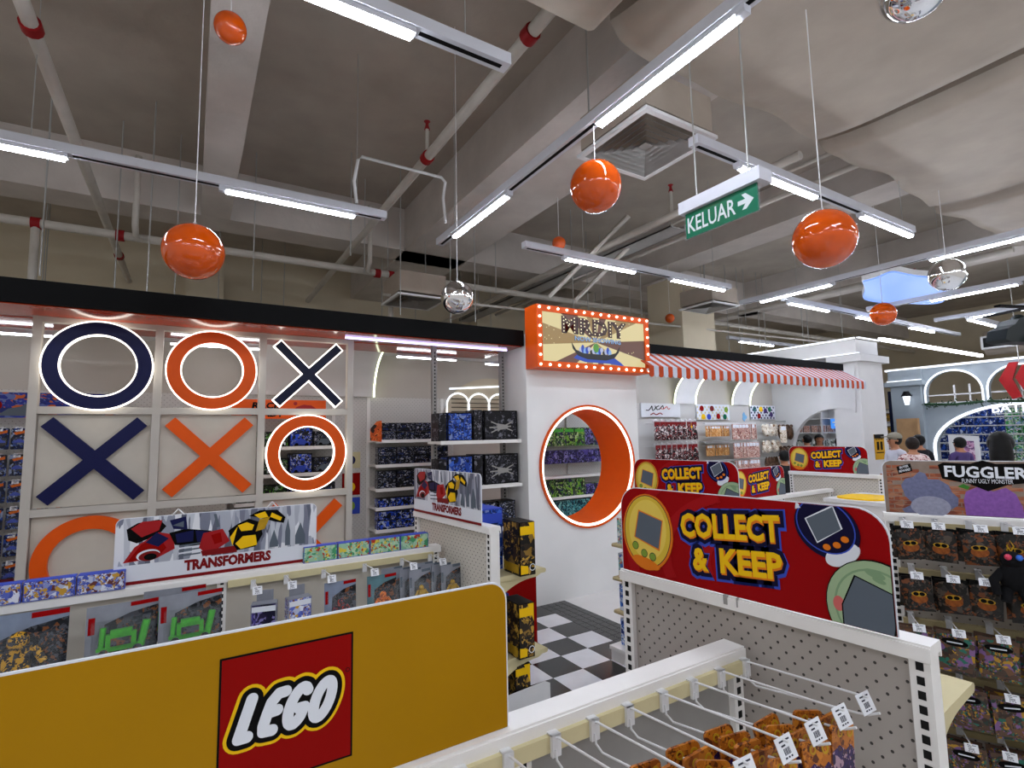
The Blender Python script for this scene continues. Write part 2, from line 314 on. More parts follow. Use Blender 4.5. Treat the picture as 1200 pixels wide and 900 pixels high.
# partition wall at the back of the toy rooms, black fascias, soffits
struct('wall_back', MB().box(-7, 6.7, 0, 4.2, 6.85, 3.04), 'roomwall'); struct('wall_back_awning_room', MB().box(4.2, 6.7, 0, 10.75, 6.85, 3.12), 'roomwall')
fa = struct('trim_1', MB().box(-7, 5.05, 2.955, 3.28, 5.62, 3.135), 'black')
struct('trim_2', MB().box(5.07, 5.05, 3.0, 10.44, 5.5, 3.135), 'black')
struct('orange_soffit', MB().box(-7, 5.58, 2.94, 3.29, 6.08, 2.98).box(-7, 5.08, 2.945, 3.27, 5.58, 2.954), 'orsof')
struct('room_ceiling', MB().box(-7, 6.08, 3.0, 3.9, 6.7, 3.04).box(3.9, 5.62, 3.1, 10.75, 6.7, 3.13), 'wall')
obj('fascia_light_strip', MB().box(1.3, 5.3, 2.925, 3.2, 5.32, 2.944), glow('strip_violet', '#d0c8ff', 3), fa)
# side wall with arched opening
def arch_pts(cy, zs, a, b, n=20): return [(cy + a * math.cos(PI - PI * k / n), zs + b * math.sin(PI - PI * k / n)) for k in range(n + 1)]
frw = FR((10.75, 0, 0), (0, 1, 0), (0, 0, 1))
poly = [(6.7, 0), (6.7, 3.1), (5.0, 3.1)] + [(y, z) for (y, z) in arch_pts(5.45, 1.44, .876, .876, 40) if y >= 5.0] + [(6.326, 0)]
struct('wall_side', MB().prism(poly, frw, 0, .12), 'wall')
# awning column
col = struct('awning_column', MB().box(10.78, 4.95, 0, 11.72, 5.45, 3.2), 'wall')
struct('column_capital', MB().box(10.72, 4.86, 3.2, 11.84, 5.5, 3.33), 'wall', col)
cv = struct('light_cove', MB().box(10.75, 4.95, 3.36, 11.6, 8.6, 3.62), 'wall')
obj('cove_light', MB().box(10.70, 4.95, 3.63, 10.76, 8.6, 3.655).box(10.72, 4.9, 3.345, 10.77, 8.6, 3.358).box(10.75, 4.88, 3.635, 11.62, 4.93, 3.655), 'neonw', cv)
obj('cove_light', MB().box(11.7, 4.9, 3.66, 17, 4.96, 3.72), 'led2', cv)

# ------------------------------------------------------------------ portal pillar with round window
pc, pr = (4.2, 1.53), .70
X0, X1, Z1 = 3.3, 5.05, 3.1
pil = thing('portal_pillar', 'white pillar pierced by a big round orange tunnel with glowing rim', 'pillar', (4.18, 5.3, 0)); pil['kind'] = 'structure'
mb = MB(); n = 72
for (yy, s) in ((5.05, 1), (5.62, -1)):
    V = []
    for k in range(n):
        a = 2 * PI * k / n; c, sn = math.cos(a), math.sin(a)
        V.append((pc[0] + pr * c, yy, pc[1] + pr * sn))
        ts = []
        if c > 1e-6: ts.append((X1 - pc[0]) / c)
        if c < -1e-6: ts.append((X0 - pc[0]) / c)
        if sn > 1e-6: ts.append((Z1 - pc[1]) / sn)
        if sn < -1e-6: ts.append((0 - pc[1]) / sn)
        t = min(ts); V.append((pc[0] + t * c, yy, pc[1] + t * sn))
    mb.add(V, [(2 * k, 2 * k + 1, (2 * k + 3) % (2 * n), (2 * k + 2) % (2 * n)) for k in range(n)])
    for (cx, cz) in ((X0, 0), (X1, 0), (X0, Z1), (X1, Z1)):      # fill the corners the sweep cuts off
        best = sorted(range(n), key=lambda k: (V[2 * k + 1][0] - cx) ** 2 + (V[2 * k + 1][2] - cz) ** 2)[:2]
        mb.add([V[2 * best[0] + 1], V[2 * best[1] + 1], (cx, yy, cz)], [(0, 1, 2)])
mb.add([(X0, 5.05, 0), (X0, 5.62, 0), (X0, 5.62, Z1), (X0, 5.05, Z1), (X1, 5.05, 0), (X1, 5.62, 0), (X1, 5.62, Z1), (X1, 5.05, Z1)], [(0, 1, 2, 3), (4, 7, 6, 5), (3, 2, 6, 7)])
obj('pillar_body', mb, 'pillar', pil)
fp = frY(5.05)
obj('tunnel_lining', MB().ring(fp, pc, .692, .702, -.57, .005), 'tunnel', pil)
obj('light_ring', MB().ring(fp, pc, .694, .722, .0, .018, 96), 'neon', pil)
obj('rim_ring', MB().ring(fp, pc, .722, .748, .0, .028, 96), 'orange', pil)

# ------------------------------------------------------------------ lattice partition with the noughts and crosses
lat = thing('lattice_partition', 'cream lattice partition of square bays with slotted posts', 'partition', (.16, 5.5, 0))
PX = [-1.07, -.26, .567, 1.395]; PZ = [.57, 1.385, 2.19, 2.93]
for x in PX: obj('post', MB().box(x - .03, 5.46, 0, x + .03, 5.54, 2.945), 'lattice', lat)
for z in PZ: obj('rail', MB().box(PX[0] - .03, 5.465, z - .03, PX[3] + .03, 5.535, z + .03 if z < 2.9 else z + .014), 'lattice', lat)
for x in (2.34, 3.235):
    p = obj('slotted_post', MB().box(x - .025, 5.47, 0, x + .025, 5.53, 2.945), 'grey', lat)
    mb = MB()
    for k in range(70): mb.box(x - .007, 5.468, .1 + k * .04, x + .007, 5.4705, .122 + k * .04)
    obj('slots', mb, 'dark', p)
for (i, j) in ((0, 1), (1, 1), (0, 0), (2, 0)):
    obj('bay_panel', MB().box(PX[i] + .035, 5.505, PZ[j] + .035, PX[i + 1] - .035, 5.52, PZ[j + 1] - .035), 'cream', lat)
def cell(i, j): return ((PX[i] + PX[i + 1]) / 2, (PZ[j] + PZ[j + 1]) / 2)
def nought(i, j, m, lit, label, r=.365):
    x, z = cell(i, j); y = 5.45 if lit else 5.485
    t = thing('nought_symbol', label, 'symbol', (x, y, z - r), group='noughts and crosses on the lattice')
    f = frY(y, x, z)
    obj('ring_face', MB().ring(f, (0, 0), r - .115, r - .012, -.02, .02, 80), m, t)
    if lit: obj('light_outline', MB().ring(f, (0, 0), r - .0125, r - .002, -.02, .022, 80).ring(f, (0, 0), r - .125, r - .1145, -.02, .022, 80), 'neon', t)
def cross(i, j, m, lit, label, r=.345):
    x, z = cell(i, j); y = 5.45 if lit else 5.485
    t = thing('cross_symbol', label, 'symbol', (x, y, z - r), group='noughts and crosses on the lattice')
    f = frY(y, x, z); w_ = .052 if not lit else .04
    def star(q, e):
        # outline of an X: arm half width q, arm reach e
        L_ = e; P = []
        for k in range(4):
            a = PI / 4 + k * PI / 2; d = (math.cos(a), math.sin(a)); s = (-d[1], d[0])
            P += [(d[0] * L_ - s[0] * q, d[1] * L_ - s[1] * q), (d[0] * L_ + s[0] * q, d[1] * L_ + s[1] * q)]
            a2 = a + PI / 4; P.append((math.cos(a2) * q * 1.414, math.sin(a2) * q * 1.414))
        return P
    obj('cross_face', MB().prism(star(w_, r * 1.27), f, -.012, .022), m, t)
    if lit: obj('light_outline', MB().prism(star(w_ + .011, r * 1.27 + .011), f, -.02, .014), 'neon', t)
nought(0, 2, 'navy', 1, 'navy blue ring with white light outline in the top left bay', .375)
nought(1, 2, 'orange', 1, 'orange ring with white light outline in the top row middle bay', .365)
cross(2, 2, 'navyd', 1, 'dark navy cross with white light outline, top row', .32)
cross(0, 1, 'navy', 0, 'unlit navy cross on a cream panel below the navy ring')
cross(1, 1, 'orange', 0, 'unlit orange cross on a cream panel in the middle bay')
nought(2, 1, 'orange', 1, 'lit orange ring in front of toy car shelves, middle row right', .375)
nought(0, 0, 'orange', 0, 'unlit orange ring half hidden by the purple toy boxes, bottom row', .37)
cross(2, 0, 'orange', 0, 'unlit orange cross behind the wide robot header board, bottom row')

# ------------------------------------------------------------------ marquee sign
sg = thing('marquee_sign', 'orange marquee box sign edged with bulbs and lit gondola picture above the round window', 'sign', (4.19, 4.93, 2.68))
obj('sign_case', MB().box(3.3, 4.82, 2.68, 5.07, 5.049, 3.405).box(3.3, 4.8, 2.68, 5.07, 4.82, 2.755).box(3.3, 4.8, 3.33, 5.07, 4.82, 3.405).box(3.3, 4.8, 2.755, 3.375, 4.82, 3.33).box(4.995, 4.8, 2.755, 5.07, 4.82, 3.33), 'orange', sg)
f = frY(4.818, 3.375, 2.755); W_, H_ = 1.62, .575
ray = [glow('sign_cream', '#e8d8a0', .85), glow('sign_sand', '#b09058', .7), glow('sign_brown', '#7a4f40', .62), glow('sign_dark', '#5a1f18', .35), glow('sign_sky', '#8ab4e8', .85), glow('sign_blue', '#1f4ac0', .8), glow('sign_shadow', '#15131a', .15), glow('sign_green', '#5aa83a', .7), glow('sign_pale', '#c0c8e8', .8), glow('sign_dot', '#fff4c8', 1.3)]
mb = MB(); cx, cy = .80, .27; NR = 20; off = .1
for k in range(NR):
    a0 = off + 2 * PI * k / NR; a1 = off + 2 * PI * (k + 1) / NR
    pl = clip([(cx, cy), (cx + 3 * math.cos(a0), cy + 3 * math.sin(a0)), (cx + 3 * math.cos(a1), cy + 3 * math.sin(a1))], 0, 0, W_, H_)
    if len(pl) > 2: mb.prism(pl, f, 0, .001, [0, 1, 0, 2][k % 4])
obj('sunburst_panel', mb, ray, sg)
mb = MB()
for k in range(70):
    x, z = random.random() * W_, random.random() * H_
    if .3 < x < 1.2 and .1 < z < .5: continue
    mb.prism([(x, z), (x + .012, z + .004), (x + .01, z + .014), (x - .003, z + .012)], f, .001, .0016, 0)
boat = [(.42, .25), (.44, .17), (.52, .09), (.66, .055), (.95, .055), (1.09, .09), (1.17, .17), (1.19, .25), (1.165, .22), (1.12, .16), (1.0, .125), (.6, .125), (.49, .16), (.445, .22)]
mb.prism([(.45, .06), (.62, .02), (1.0, .02), (1.25, .0), (1.2, .04), (1.1, .09), (.5, .1)], f, .001, .0018, 5)
for k in range(15):
    x = .56 + .033 * k; z = .16 + .02 * math.sin(k * 2.1); mb.prism(ell(x, z, .025, .04 + .012 * math.sin(k)), f, .0018 + k * .00003, .0024 + k * .00003, [8, 5, 4, 5, 8, 6][k % 6])
mb.prism(ell(.80, .2, .045, .055), f, .0024, .003, 7).prism(boat, f, .003, .0036, 6)
obj('gondola_picture', mb, ray, sg)
text(sg, 'MRDIY', .29, .345, 1.02, .2, f, .002, ray[6], bold=.05); text(sg, 'MRDIY', .28, .352, 1.02, .2, f, .004, ray[3], bold=.035)
text(sg, 'NOW SHOWING', .47, .265, .74, .062, f, .003, ray[6], bold=.05); text(sg, 'NOW SHOWING', .475, .27, .73, .055, f, .0045, ray[4], bold=.02)
mb = MB()   # dots of light along the letters' strokes
def dots(a, b, n_):
    for q in range(n_): x = a[0] + (b[0] - a[0]) * q / max(1, n_ - 1); z = a[1] + (b[1] - a[1]) * q / max(1, n_ - 1); mb.prism(ell(x, z, .0085, .0085, n=8), f, .005, .0065, 0)
zb, zt = .37, .535
for a, b, n_ in (((.315, zb), (.315, zt), 5), ((.345, .51), (.385, .44), 3), ((.43, .51), (.40, .46), 2), ((.475, zb), (.475, zt), 5), ((.575, zb), (.575, zt), 5), ((.63, zt), (.69, .50), 2), ((.63, .45), (.70, zb), 3),
                 ((.79, zb), (.79, zt), 5), ((.85, zt), (.93, .49), 2), ((.94, .44), (.86, zb), 3), ((1.04, zb), (1.04, zt), 5), ((1.13, zt), (1.19, .46), 3), ((1.26, zt), (1.21, .47), 3), ((1.2, zb), (1.2, .43), 2)): dots(a, b, n_)
obj('lettering_bulbs', mb, [ray[9]], sg)
bm_ = None
def bulb(x, z):
    global bm_
    if bm_ is None: bm_ = MB().ball((0, 0, 0), .0145, 10).mesh('bulb', 'bulb')
    o = bpy.data.objects.new('bulb', bm_); C.objects.link(o); o.parent = sg; o.location = (x - 4.19, 4.792 - 4.93, z - 2.68)
for k in range(14): bulb(3.335 + 1.70 * k / 13, 3.372); bulb(3.335 + 1.70 * k / 13, 2.712)
for k in range(1, 6): bulb(3.335, 2.712 + .66 * k / 6); bulb(5.035, 2.712 + .66 * k / 6)

# ------------------------------------------------------------------ awning
aw = thing('striped_awning', 'orange and white striped awning with scalloped edge below the black fascia', 'awning', (7.7, 4.85, 2.63))
nst = 64; x0, x1 = 4.92, 10.42; sw = (x1 - x0) / nst
for k in range(nst):
    a = x0 + k * sw; b = a + sw; c_ = (a + b) / 2
    mb = MB().add([(a, 5.045, 3.0), (b, 5.045, 3.0), (b, 4.68, 2.765), (a, 4.68, 2.765), (a, 5.045, 2.99), (b, 5.045, 2.99), (b, 4.69, 2.757), (a, 4.69, 2.757)], [(0, 1, 2, 3), (7, 6, 5, 4), (3, 2, 6, 7), (0, 4, 5, 1), (0, 3, 7, 4), (1, 5, 6, 2)])
    mb.prism([(a, 2.765)] + [(c_ - sw / 2 * math.cos(t), 2.665 - sw / 2 * math.sin(t)) for t in [PI * q / 8 for q in range(9)]] + [(b, 2.765)], frY(4.68), -.004, .004)
    obj('awning_stripe', mb, 'ptw' if k % 2 else 'red_o', aw) if False else obj('awning_stripe', mb, 'awnw' if k % 2 else 'awno', aw)
obj('awning_bar', MB().box(x0, 4.69, 2.70, x1, 4.72, 2.73), 'white', aw)

# ------------------------------------------------------------------ ceiling ducts, diffusers, pipes
def duct(name, label, xa, xb, yb, seed, wav=.05, m='duct', z0=4.93):
    random.seed(seed); ph = [random.random() * 6 for _ in range(6)]; nx, ny = 26, 34; ya = -4.5; V = []; F = []
    for i in range(nx + 1):
        u = i / nx
        for j in range(ny + 1):
            v = j / ny; e = yb + wav * (math.sin(u * 7 + ph[0]) + .6 * math.sin(u * 17 + ph[1])) * (1 if wav else 0)
            x = xa + (xb - xa) * u; y = ya + (e - ya) * (v ** .7)
            edge = min(u, 1 - u) * (xb - xa); rnd = max(0, 1 - edge / .12) ** 2 * .10 + max(0, 1 - (1 - v) * 8) ** 2 * .08 * (1 if wav else 0)
            z = z0 + rnd + wav * .16 * (math.sin(x * 2.3 + y * .6 + ph[2]) + math.sin(y * 1.7 + x + ph[3]) + .4 * math.sin(y * 5 + x * 3 + ph[4]))
            V.append((x, y, z))
    for i in range(nx):
        for j in range(ny): a = i * (ny + 1) + j; F.append((a, a + 1, a + ny + 2, a + ny + 1))
    mb = MB().add(V, F, 0, True); k = len(V); T = [(v[0], v[1], z0 + .38) for v in V]; mb2 = MB()
    mb.add(T, [f[::-1] for f in F], 0, True)
    def idx(i, j): return i * (ny + 1) + j
    bd = [(idx(i, ny), idx(i + 1, ny)) for i in range(nx)] + [(idx(0, j), idx(0, j + 1)) for j in range(ny)] + [(idx(nx, j + 1), idx(nx, j)) for j in range(ny)]
    mb.f += [(a, b, b + k, a + k) for a, b in bd]; mb.mi += [0] * len(bd); mb.sm += [False] * len(bd)
    return tagp(obj(name, mb, m), label, 'duct', 'wrapped ducts under the ceiling')
duct('air_duct', 'narrow flat duct panel at the top, left of the wide wrapped ducts', 1.2, 2.55, 2.78, 1, 0)
duct('air_duct', 'wide wrapped air duct above the long light track, nearest of the ducts', 2.68, 5.72, 2.82, 2, .035)
duct('air_duct', 'wide wrapped air duct above the right hand light track, between two grooves', 5.85, 8.85, 2.86, 3, .045)
duct('air_duct', 'farthest wrapped air duct at the right edge of the ceiling', 9.0, 12.2, 2.9, 4, .05)
def diffuser(cx, cy, z, s, label, box=True):
    t = thing('air_diffuser', label, 'vent', (cx, cy, z), group='square ceiling diffusers')
    mb = MB(); h = s / 2
    for (a, b, c, d) in ((-h, -h, h, -h + .05), (-h, h - .05, h, h), (-h, -h + .05, -h + .05, h - .05), (h - .05, -h + .05, h, h - .05)): mb.box(cx + a, cy + b, z, cx + c, cy + d, z + .03)
    obj('diffuser_frame', mb, 'white', t)
    q = h - .05; k = 0
    while q > .07:
        a = q; b = q - .055; mb = MB(); V = []
        for (r, zz) in ((a, z + .005), (b, z + .06)): V += [(cx - r, cy - r, zz), (cx + r, cy - r, zz), (cx + r, cy + r, zz), (cx - r, cy + r, zz)]
        mb.add(V, [(i, (i + 1) % 4, (i + 1) % 4 + 4, i + 4) for i in range(4)]); obj('louvre', mb, 'grey', t); q -= .062
    obj('centre_plate', MB().box(cx - .05, cy - .05, z + .02, cx + .05, cy + .05, z + .03), 'grey', t)
    for sx in (-1, 1): obj('hanger_rod', MB().tube([(cx + sx * h * .8, cy + h * .8, z + .03), (cx + sx * h * .8, cy + h * .8, 6.2)], .006, 5), 'wire', t)
    if box: obj('plenum_box', MB().box(cx - h + .03, cy - h + .03, z + .07, cx + h - .03, cy + h - .03, z + .4), 'duct', t)
diffuser(3.52, 3.27, 4.55, .9, 'large square ceiling diffuser between the long track and the exit sign')
diffuser(3.12, 8.15, 4.16, .86, 'distant square ceiling diffuser above the black fascia left of the mirror ball')
diffuser(9.6, 7.3, 4.6, .9, 'small looking diffuser high behind the striped awning')
def pipe(label, pts, r, cat='pipe', m='pipe', joints=()):
    t = thing('sprinkler_pipe', label, cat, pts[0])
    obj('pipe_run', MB().tube(pts, r, 12), m, t)
    for (p, d) in joints: p = Vector(p); d = Vector(d); obj('pipe_coupling', MB().tube([p - d * .05, p + d * .05], r * 1.35, 12), 'pred', t)
    return t
dY = (0, 1, 0); dX = (1, 0, 0); dZ = (0, 0, 1)
def sprinkler(t, x, y, z, h=.35):
    obj('riser', MB().tube([(x, y, z), (x, y, z + h)], .022, 8), 'pipe', t); obj('sprinkler_head', MB().tube([(x, y, z + h), (x, y, z + h + .05), (x, y, z + h + .08), (x, y, z + h + .1)], [.035, .02, .02, .04], 8), 'pred', t)
t = pipe('thick white sprinkler pipe crossing the ceiling left of centre', [(2.27, 2.9, 5.2), (2.27, 12.9, 5.2)], .055, joints=[((2.2 + .07, 3.3, 5.2), dY), ((2.27, 5.5, 5.2), dY)])
sprinkler(t, 2.27, 5.5, 5.2)
t = pipe('white sprinkler pipe with red coupling near the top left corner', [(-1.18, -4, 5.2), (-1.18, 12.9, 5.2)], .055, joints=[((-1.18, 5.2, 5.2), dY), ((-1.18, 11.2, 5.2), dY)])
sprinkler(t, -1.18, 5.0, 5.2)
t = pipe('long cream pipe running along the rear beam above the black fascia', [(-9, 9.0, 4.85), (23.9, 8.95, 4.85)], .06, joints=[((-1.85, 9.0, 4.85), dX), ((-.95, 9.0, 4.85), dX), ((2.75, 9, 4.85), dX), ((3.0, 9, 4.85), dX)])
for x in (-1.85, 3.0): obj('drop_pipe', MB().tube([(x, 9.0, 4.85), (x, 9.0, 3.2)], .05, 10), 'pipe', t)
for x in (-.75, 2.5): obj('drop_pipe', MB().tube([(x, 8.6, 5.9), (x, 8.6, 4.9), (x, 8.75, 4.8), (x + .1, 8.95, 4.85)], .04, 8), 'pipe', t)
for (x, z, r, lb) in ((5.75, 5.0, .05, 'slim sprinkler pipe behind the green exit sign'), (6.6, 5.3, .025, 'thin conduit crossing high behind the exit sign'), (7.2, 5.3, .04, 'pale pipe high behind the second light track'), (12.6, 5.1, .06, 'far sprinkler pipe beyond the blue cloud lamp')):
    t = pipe(lb, [(x, 3.05, z), (x, 12.9, z)], r, joints=[((x, 4.6, z), dY)] if r > .03 else ())
    if r == .05: sprinkler(t, x, 4.9, z)
t = pipe('thin horizontal pipe low over the awning and fascia', [(2.6, 8.2, 4.25), (15, 7.4, 4.25)], .025, joints=[((6.0, 7.98, 4.25), dX)])
tr = thing('cable_tray', 'grey steel cable tray on brackets high behind the marquee', 'tray', (6, 9, 4.9))
obj('tray_channel', MB().box(6.05, 5.2, 5.0, 6.4, 12.5, 5.02).box(6.05, 5.2, 5.0, 6.07, 12.5, 5.08).box(6.38, 5.2, 5.0, 6.4, 12.5, 5.08), 'grey', tr)
br = thing('pipe_brace', 'pale diagonal steel brace below the exit sign', 'brace', (5.5, 6.4, 4.3))
for dx in (0, .55): obj('brace_bar', MB().tube([(5.0 + dx, 6.9, 4.2), (5.9 + dx, 5.9, 5.4)], .04, 4), 'pipe', br)
random.seed(11)
rods = MB()
rd = thing('hanger_rods', 'thin steel hanger rods dropping from the slab along the rear wall', 'rod', (2, 9, 4))
for k in range(46):
    x = -3.2 + .42 * k + random.random() * .2; y = random.choice((7.6, 8.3, 9.9, 11.5)); z = random.choice((3.4, 4.1, 4.6, 3.8))
    obj('rod', MB().tube([(x, y, z), (x, y, 6.2)], .009, 5), 'wire', rd)
# conduit loops joining the light tracks
cd = thing('track_conduit', 'thin white conduit linking the left track to the long diagonal track', 'conduit', (1.6, 5.5, 4.4))
obj('conduit_run', MB().tube([(1.45, 5.5, 4.45), (1.42, 5.5, 4.7), (1.46, 5.5, 4.95), (1.5, 5.5, 5.0), (2.45, 5.5, 5.0), (2.5, 5.5, 4.95), (2.47, 5.5, 4.75), (2.5, 5.5, 4.45)], .018, 8), 'white', cd)

# ------------------------------------------------------------------ light tracks
def track(label, axis, fixed, a, b, tubes, z=4.32, wires=(), slots=True, top=6.19):
    """white trunking with LED battens clipped beneath; axis 0 runs along X, 1 along Y"""
    def P(u, v, zz): return (u, fixed + v, zz) if axis == 0 else (fixed + v, u, zz)
    def bx(m, u0, u1, v, z0, z1, mi=0):
        p = P(u0, -v, z0); q = P(u1, v, z1); return m.box(min(p[0], q[0]), min(p[1], q[1]), z0, max(p[0], q[0]), max(p[1], q[1]), z1, mi)
    t = thing('light_track', label, 'lamp', P((a + b) / 2, 0, z), group='white LED light tracks')
    obj('trunking', bx(MB(), a, b, .05, z + .02, z + .10), 'track', t)
    g = MB(); prev = a
    for (u, v) in sorted(tubes) + [(b, b)]:
        if u - prev > .12: bx(g, prev + .05, u - .05, .016, z + .017, z + .0205)
        prev = v
    if g.v and slots: obj('track_slot', g, 'black', t)
    for (u, v) in tubes:
        h = obj('batten', bx(bx(MB(), u - .06, v + .02, .032, z - .012, z + .02), u - .06, u - .0, .03, z - .03, z - .012), 'track', t)
        obj('led_tube', bx(MB(), u, v, .026, z - .035, z - .0125), 'led', h)
    for u in wires: p = P(u, 0, z + .1); obj('suspension_wire', MB().tube([p, (p[0], p[1], top)], .004, 5), 'wire', t)
    return t
track('light track hanging at the left, above the black fascia', 0, 5.5, -6, 1.77, [(.21, 1.42), (-2.2, -.98), (-4.6, -3.4)], wires=(-1.2, 1.45))
track('long diagonal light track in the middle running towards the viewer', 1, 2.62, -2.5, 5.95, [(4.28, 5.5), (1.68, 2.89), (-.9, .3)], wires=(5.5, 3.0))
track('light track at the top edge beside the small red ball', 0, 2.76, -4.5, 1.71, [(-.18, 1.04), (-2.8, -1.6)], wires=(1.4, .9), top=6.19)
track('light track between the exit sign and the wrapped ducts', 0, 2.76, 3.55, 7.62, [(4.18, 5.42), (6.38, 7.6)], wires=(4.3, 7.4), top=4.97)
track('light track hanging over the awning and marquee sign', 0, 5.5, 3.6, 7.8, [(4.29, 5.56), (6.38, 7.65)], wires=(4.6, 7.4))
track('track running away to the right of the large orange ball', 1, 8.98, 1.0, 6.1, [(4.43, 5.68), (1.75, 3.05)], wires=(5.0,), top=5.49)
track('distant track behind the small round orange ball', 0, 5.5, 9.4, 17.5, [(9.6, 10.95), (12.1, 13.3), (14.6, 15.9)], wires=(11.5,))
track('track at the right edge beyond the mirrored ball', 1, 11.9, 1.2, 5.2, [(2.88, 4.1), (.9, 2.0)], wires=(3.9,))
track('far right track whose lamps meet in a bright corner', 1, 14.6, 1.0, 5.0, [(2.9, 4.3)])
track('far right track crossing in front of the bathroom arches', 0, 4.45, 14.75, 19, [(14.8, 17.2)])
track('track beyond the partitions at the rear', 0, 8.6, 12, 20, [(12.5, 14), (16, 17.5)])
# store continues behind the viewer: unseen tracks of the same lamps, added for lighting
for yy in (0, -2.7):
    for ka, xa in enumerate((-4.5, .2, 5.0, 9.5, 14)): track('unseen light track added behind the viewer, %s from the left in the %s row' % (ORD[ka], 'near' if yy == 0 else 'far'), 0, yy, xa, xa + 3.6, [(xa + .4, xa + 1.6), (xa + 2.2, xa + 3.4)])
# lamps of the toy rooms
for k, (a, b, y) in enumerate(((-1.95, -1.1, 6.15), (2.1, 2.88, 6.05), (-.2, .6, 6.15), (5.6, 6.6, 5.7), (7.4, 8.4, 5.7), (9.2, 10.2, 5.7), (-4, -3, 6.15), (3.4, 3.9, 6.2))):
    t = thing('room_batten', 'slim LED batten under the %s ceiling, %s from the left' % ('toy room' if y > 6 else 'awning room', ORD[k]), 'lamp', (a, y, 2.88), group='battens in the rooms')
    obj('batten_body', MB().box(a, y - .02, 2.90, b, y + .02, 2.935).box((a + b) / 2 - .02, y - .02, 2.935, (a + b) / 2 + .02, y + .02, 3.0 if y > 6 else 3.1), 'track', t); obj('led_tube', MB().box(a, y - .014, 2.885, b, y + .014, 2.899), 'led2' if y > 6 else 'led3', t)

# ------------------------------------------------------------------ hanging balls
def hball(name, label, c, r, m, top=6.2, grp='hanging orange balls'):
    t = thing(name, label, 'ball', (c[0], c[1], c[2] - r), group=grp)
    obj('sphere', MB().ball(c, r, 56), m, t); obj('cap', MB().tube([(c[0], c[1], c[2] + r - .005), (c[0], c[1], c[2] + r + .02)], .012, 10), 'wire', t)
    obj('hanging_wire', MB().tube([(c[0], c[1], c[2] + r + .02), (c[0], c[1], top)], .004, 5), 'white', t)
hball('hanging_ball', 'large glossy orange ball hanging left above the noughts and crosses', (-.026, 4.302, 3.281), .2, 'ballo')
hball('hanging_ball', 'glossy orange ball hanging in the middle beside the square diffuser', (2.62, 2.96, 3.831), .2, 'ballo', 4.33)
hball('hanging_ball', 'largest looking orange ball hanging right of the exit sign', (3.678, 1.834, 3.224), .2, 'ballo', 4.97)
hball('hanging_ball', 'small red orange ball hanging near the top edge', (.134, 3.727, 4.669), .1, 'ballo')
hball('hanging_ball', 'tiny orange ball at the left end of the track over the marquee', (4.504, 5.933, 4.705), .1, 'ballo')
hball('hanging_ball', 'tiny orange ball hanging over the striped awning', (8.622, 7.545, 4.333), .1, 'ballo')
hball('hanging_ball', 'distant orange ball hanging below the blue cloud lamp', (10.18, 4.206, 3.888), .2, 'ballo')
hball('mirror_ball', 'chrome mirror ball hanging above the fascia left of the marquee', (2.219, 4.614, 3.292), .165, 'chrome', grp='chrome mirror balls')
hball('mirror_ball', 'chrome mirror ball cut off by the top edge of the picture', (3.65, 1.18, 4.59), .2, 'chrome', 4.97, 'chrome mirror balls')
hball('mirror_ball', 'chrome mirror ball in front of the blue cloud lamp', (8.103, 2.6, 3.835), .2, 'chrome', 4.97, 'chrome mirror balls')

# cloud lamp
cl = thing('cloud_lamp', 'cloud shaped blue backlit ceiling panel behind the mirror ball', 'lamp', (12, 4.6, 4.7))
lob = []
for k in range(80):
    a = 2 * PI * k / 80; lob.append((1.75 * math.cos(a) * (1 + .09 * math.sin(5 * a + .6)), .64 * math.sin(a) * (1 + .2 * math.sin(4 * a + 1.2))))
ang = R(8)
fcl = FR((12.3, 4.62, 4.7), (math.cos(ang), math.sin(ang), 0), (math.sin(ang), -math.cos(ang), 0))
obj('cloud_panel', MB().prism(lob, fcl, 0, .03), 'cloud', cl); obj('cloud_rim', MB().prism([(x * 1.02, y * 1.02) for x, y in lob], fcl, -.10, -.001), 'white', cl)

# exit sign
ex = thing('exit_sign', 'green exit sign with arrow hanging from a grey housing', 'sign', (3.3, 2.37, 3.42))
obj('housing', MB().box(3.27, 2.02, 3.645, 3.42, 2.72, 3.74), 'track', ex); obj('green_plate', MB().box(3.3, 2.06, 3.44, 3.312, 2.68, 3.64), 'green', ex)
mb = MB()
for (a, b, c, d) in ((2.05, 2.06, 3.43, 3.65), (2.68, 2.69, 3.43, 3.65), (2.05, 2.69, 3.43, 3.44)): mb.box(3.297, a, c, 3.315, b, d)
obj('plate_edge', mb, 'clear', ex)
fe = frX(3.3, 2.68, 3.44); mw = glow('exit_lettering', '#e8f4ff', .75)
text(ex, 'KELUAR', .02, .035, .425, .125, fe, .001, mw, bold=.012)
obj('arrow', MB().prism([(.465, .085), (.525, .085), (.497, .045), (.53, .045), (.59, .10), (.53, .158), (.497, .158), (.525, .118), (.465, .118)], fe, .0005, .002), [mw], ex)
obj('hanging_rod', MB().tube([(3.35, 2.6, 3.74), (3.35, 2.6, 4.93)], .006, 6).tube([(3.35, 2.15, 3.74), (3.35, 2.15, 4.93)], .006, 6), 'wire', ex)

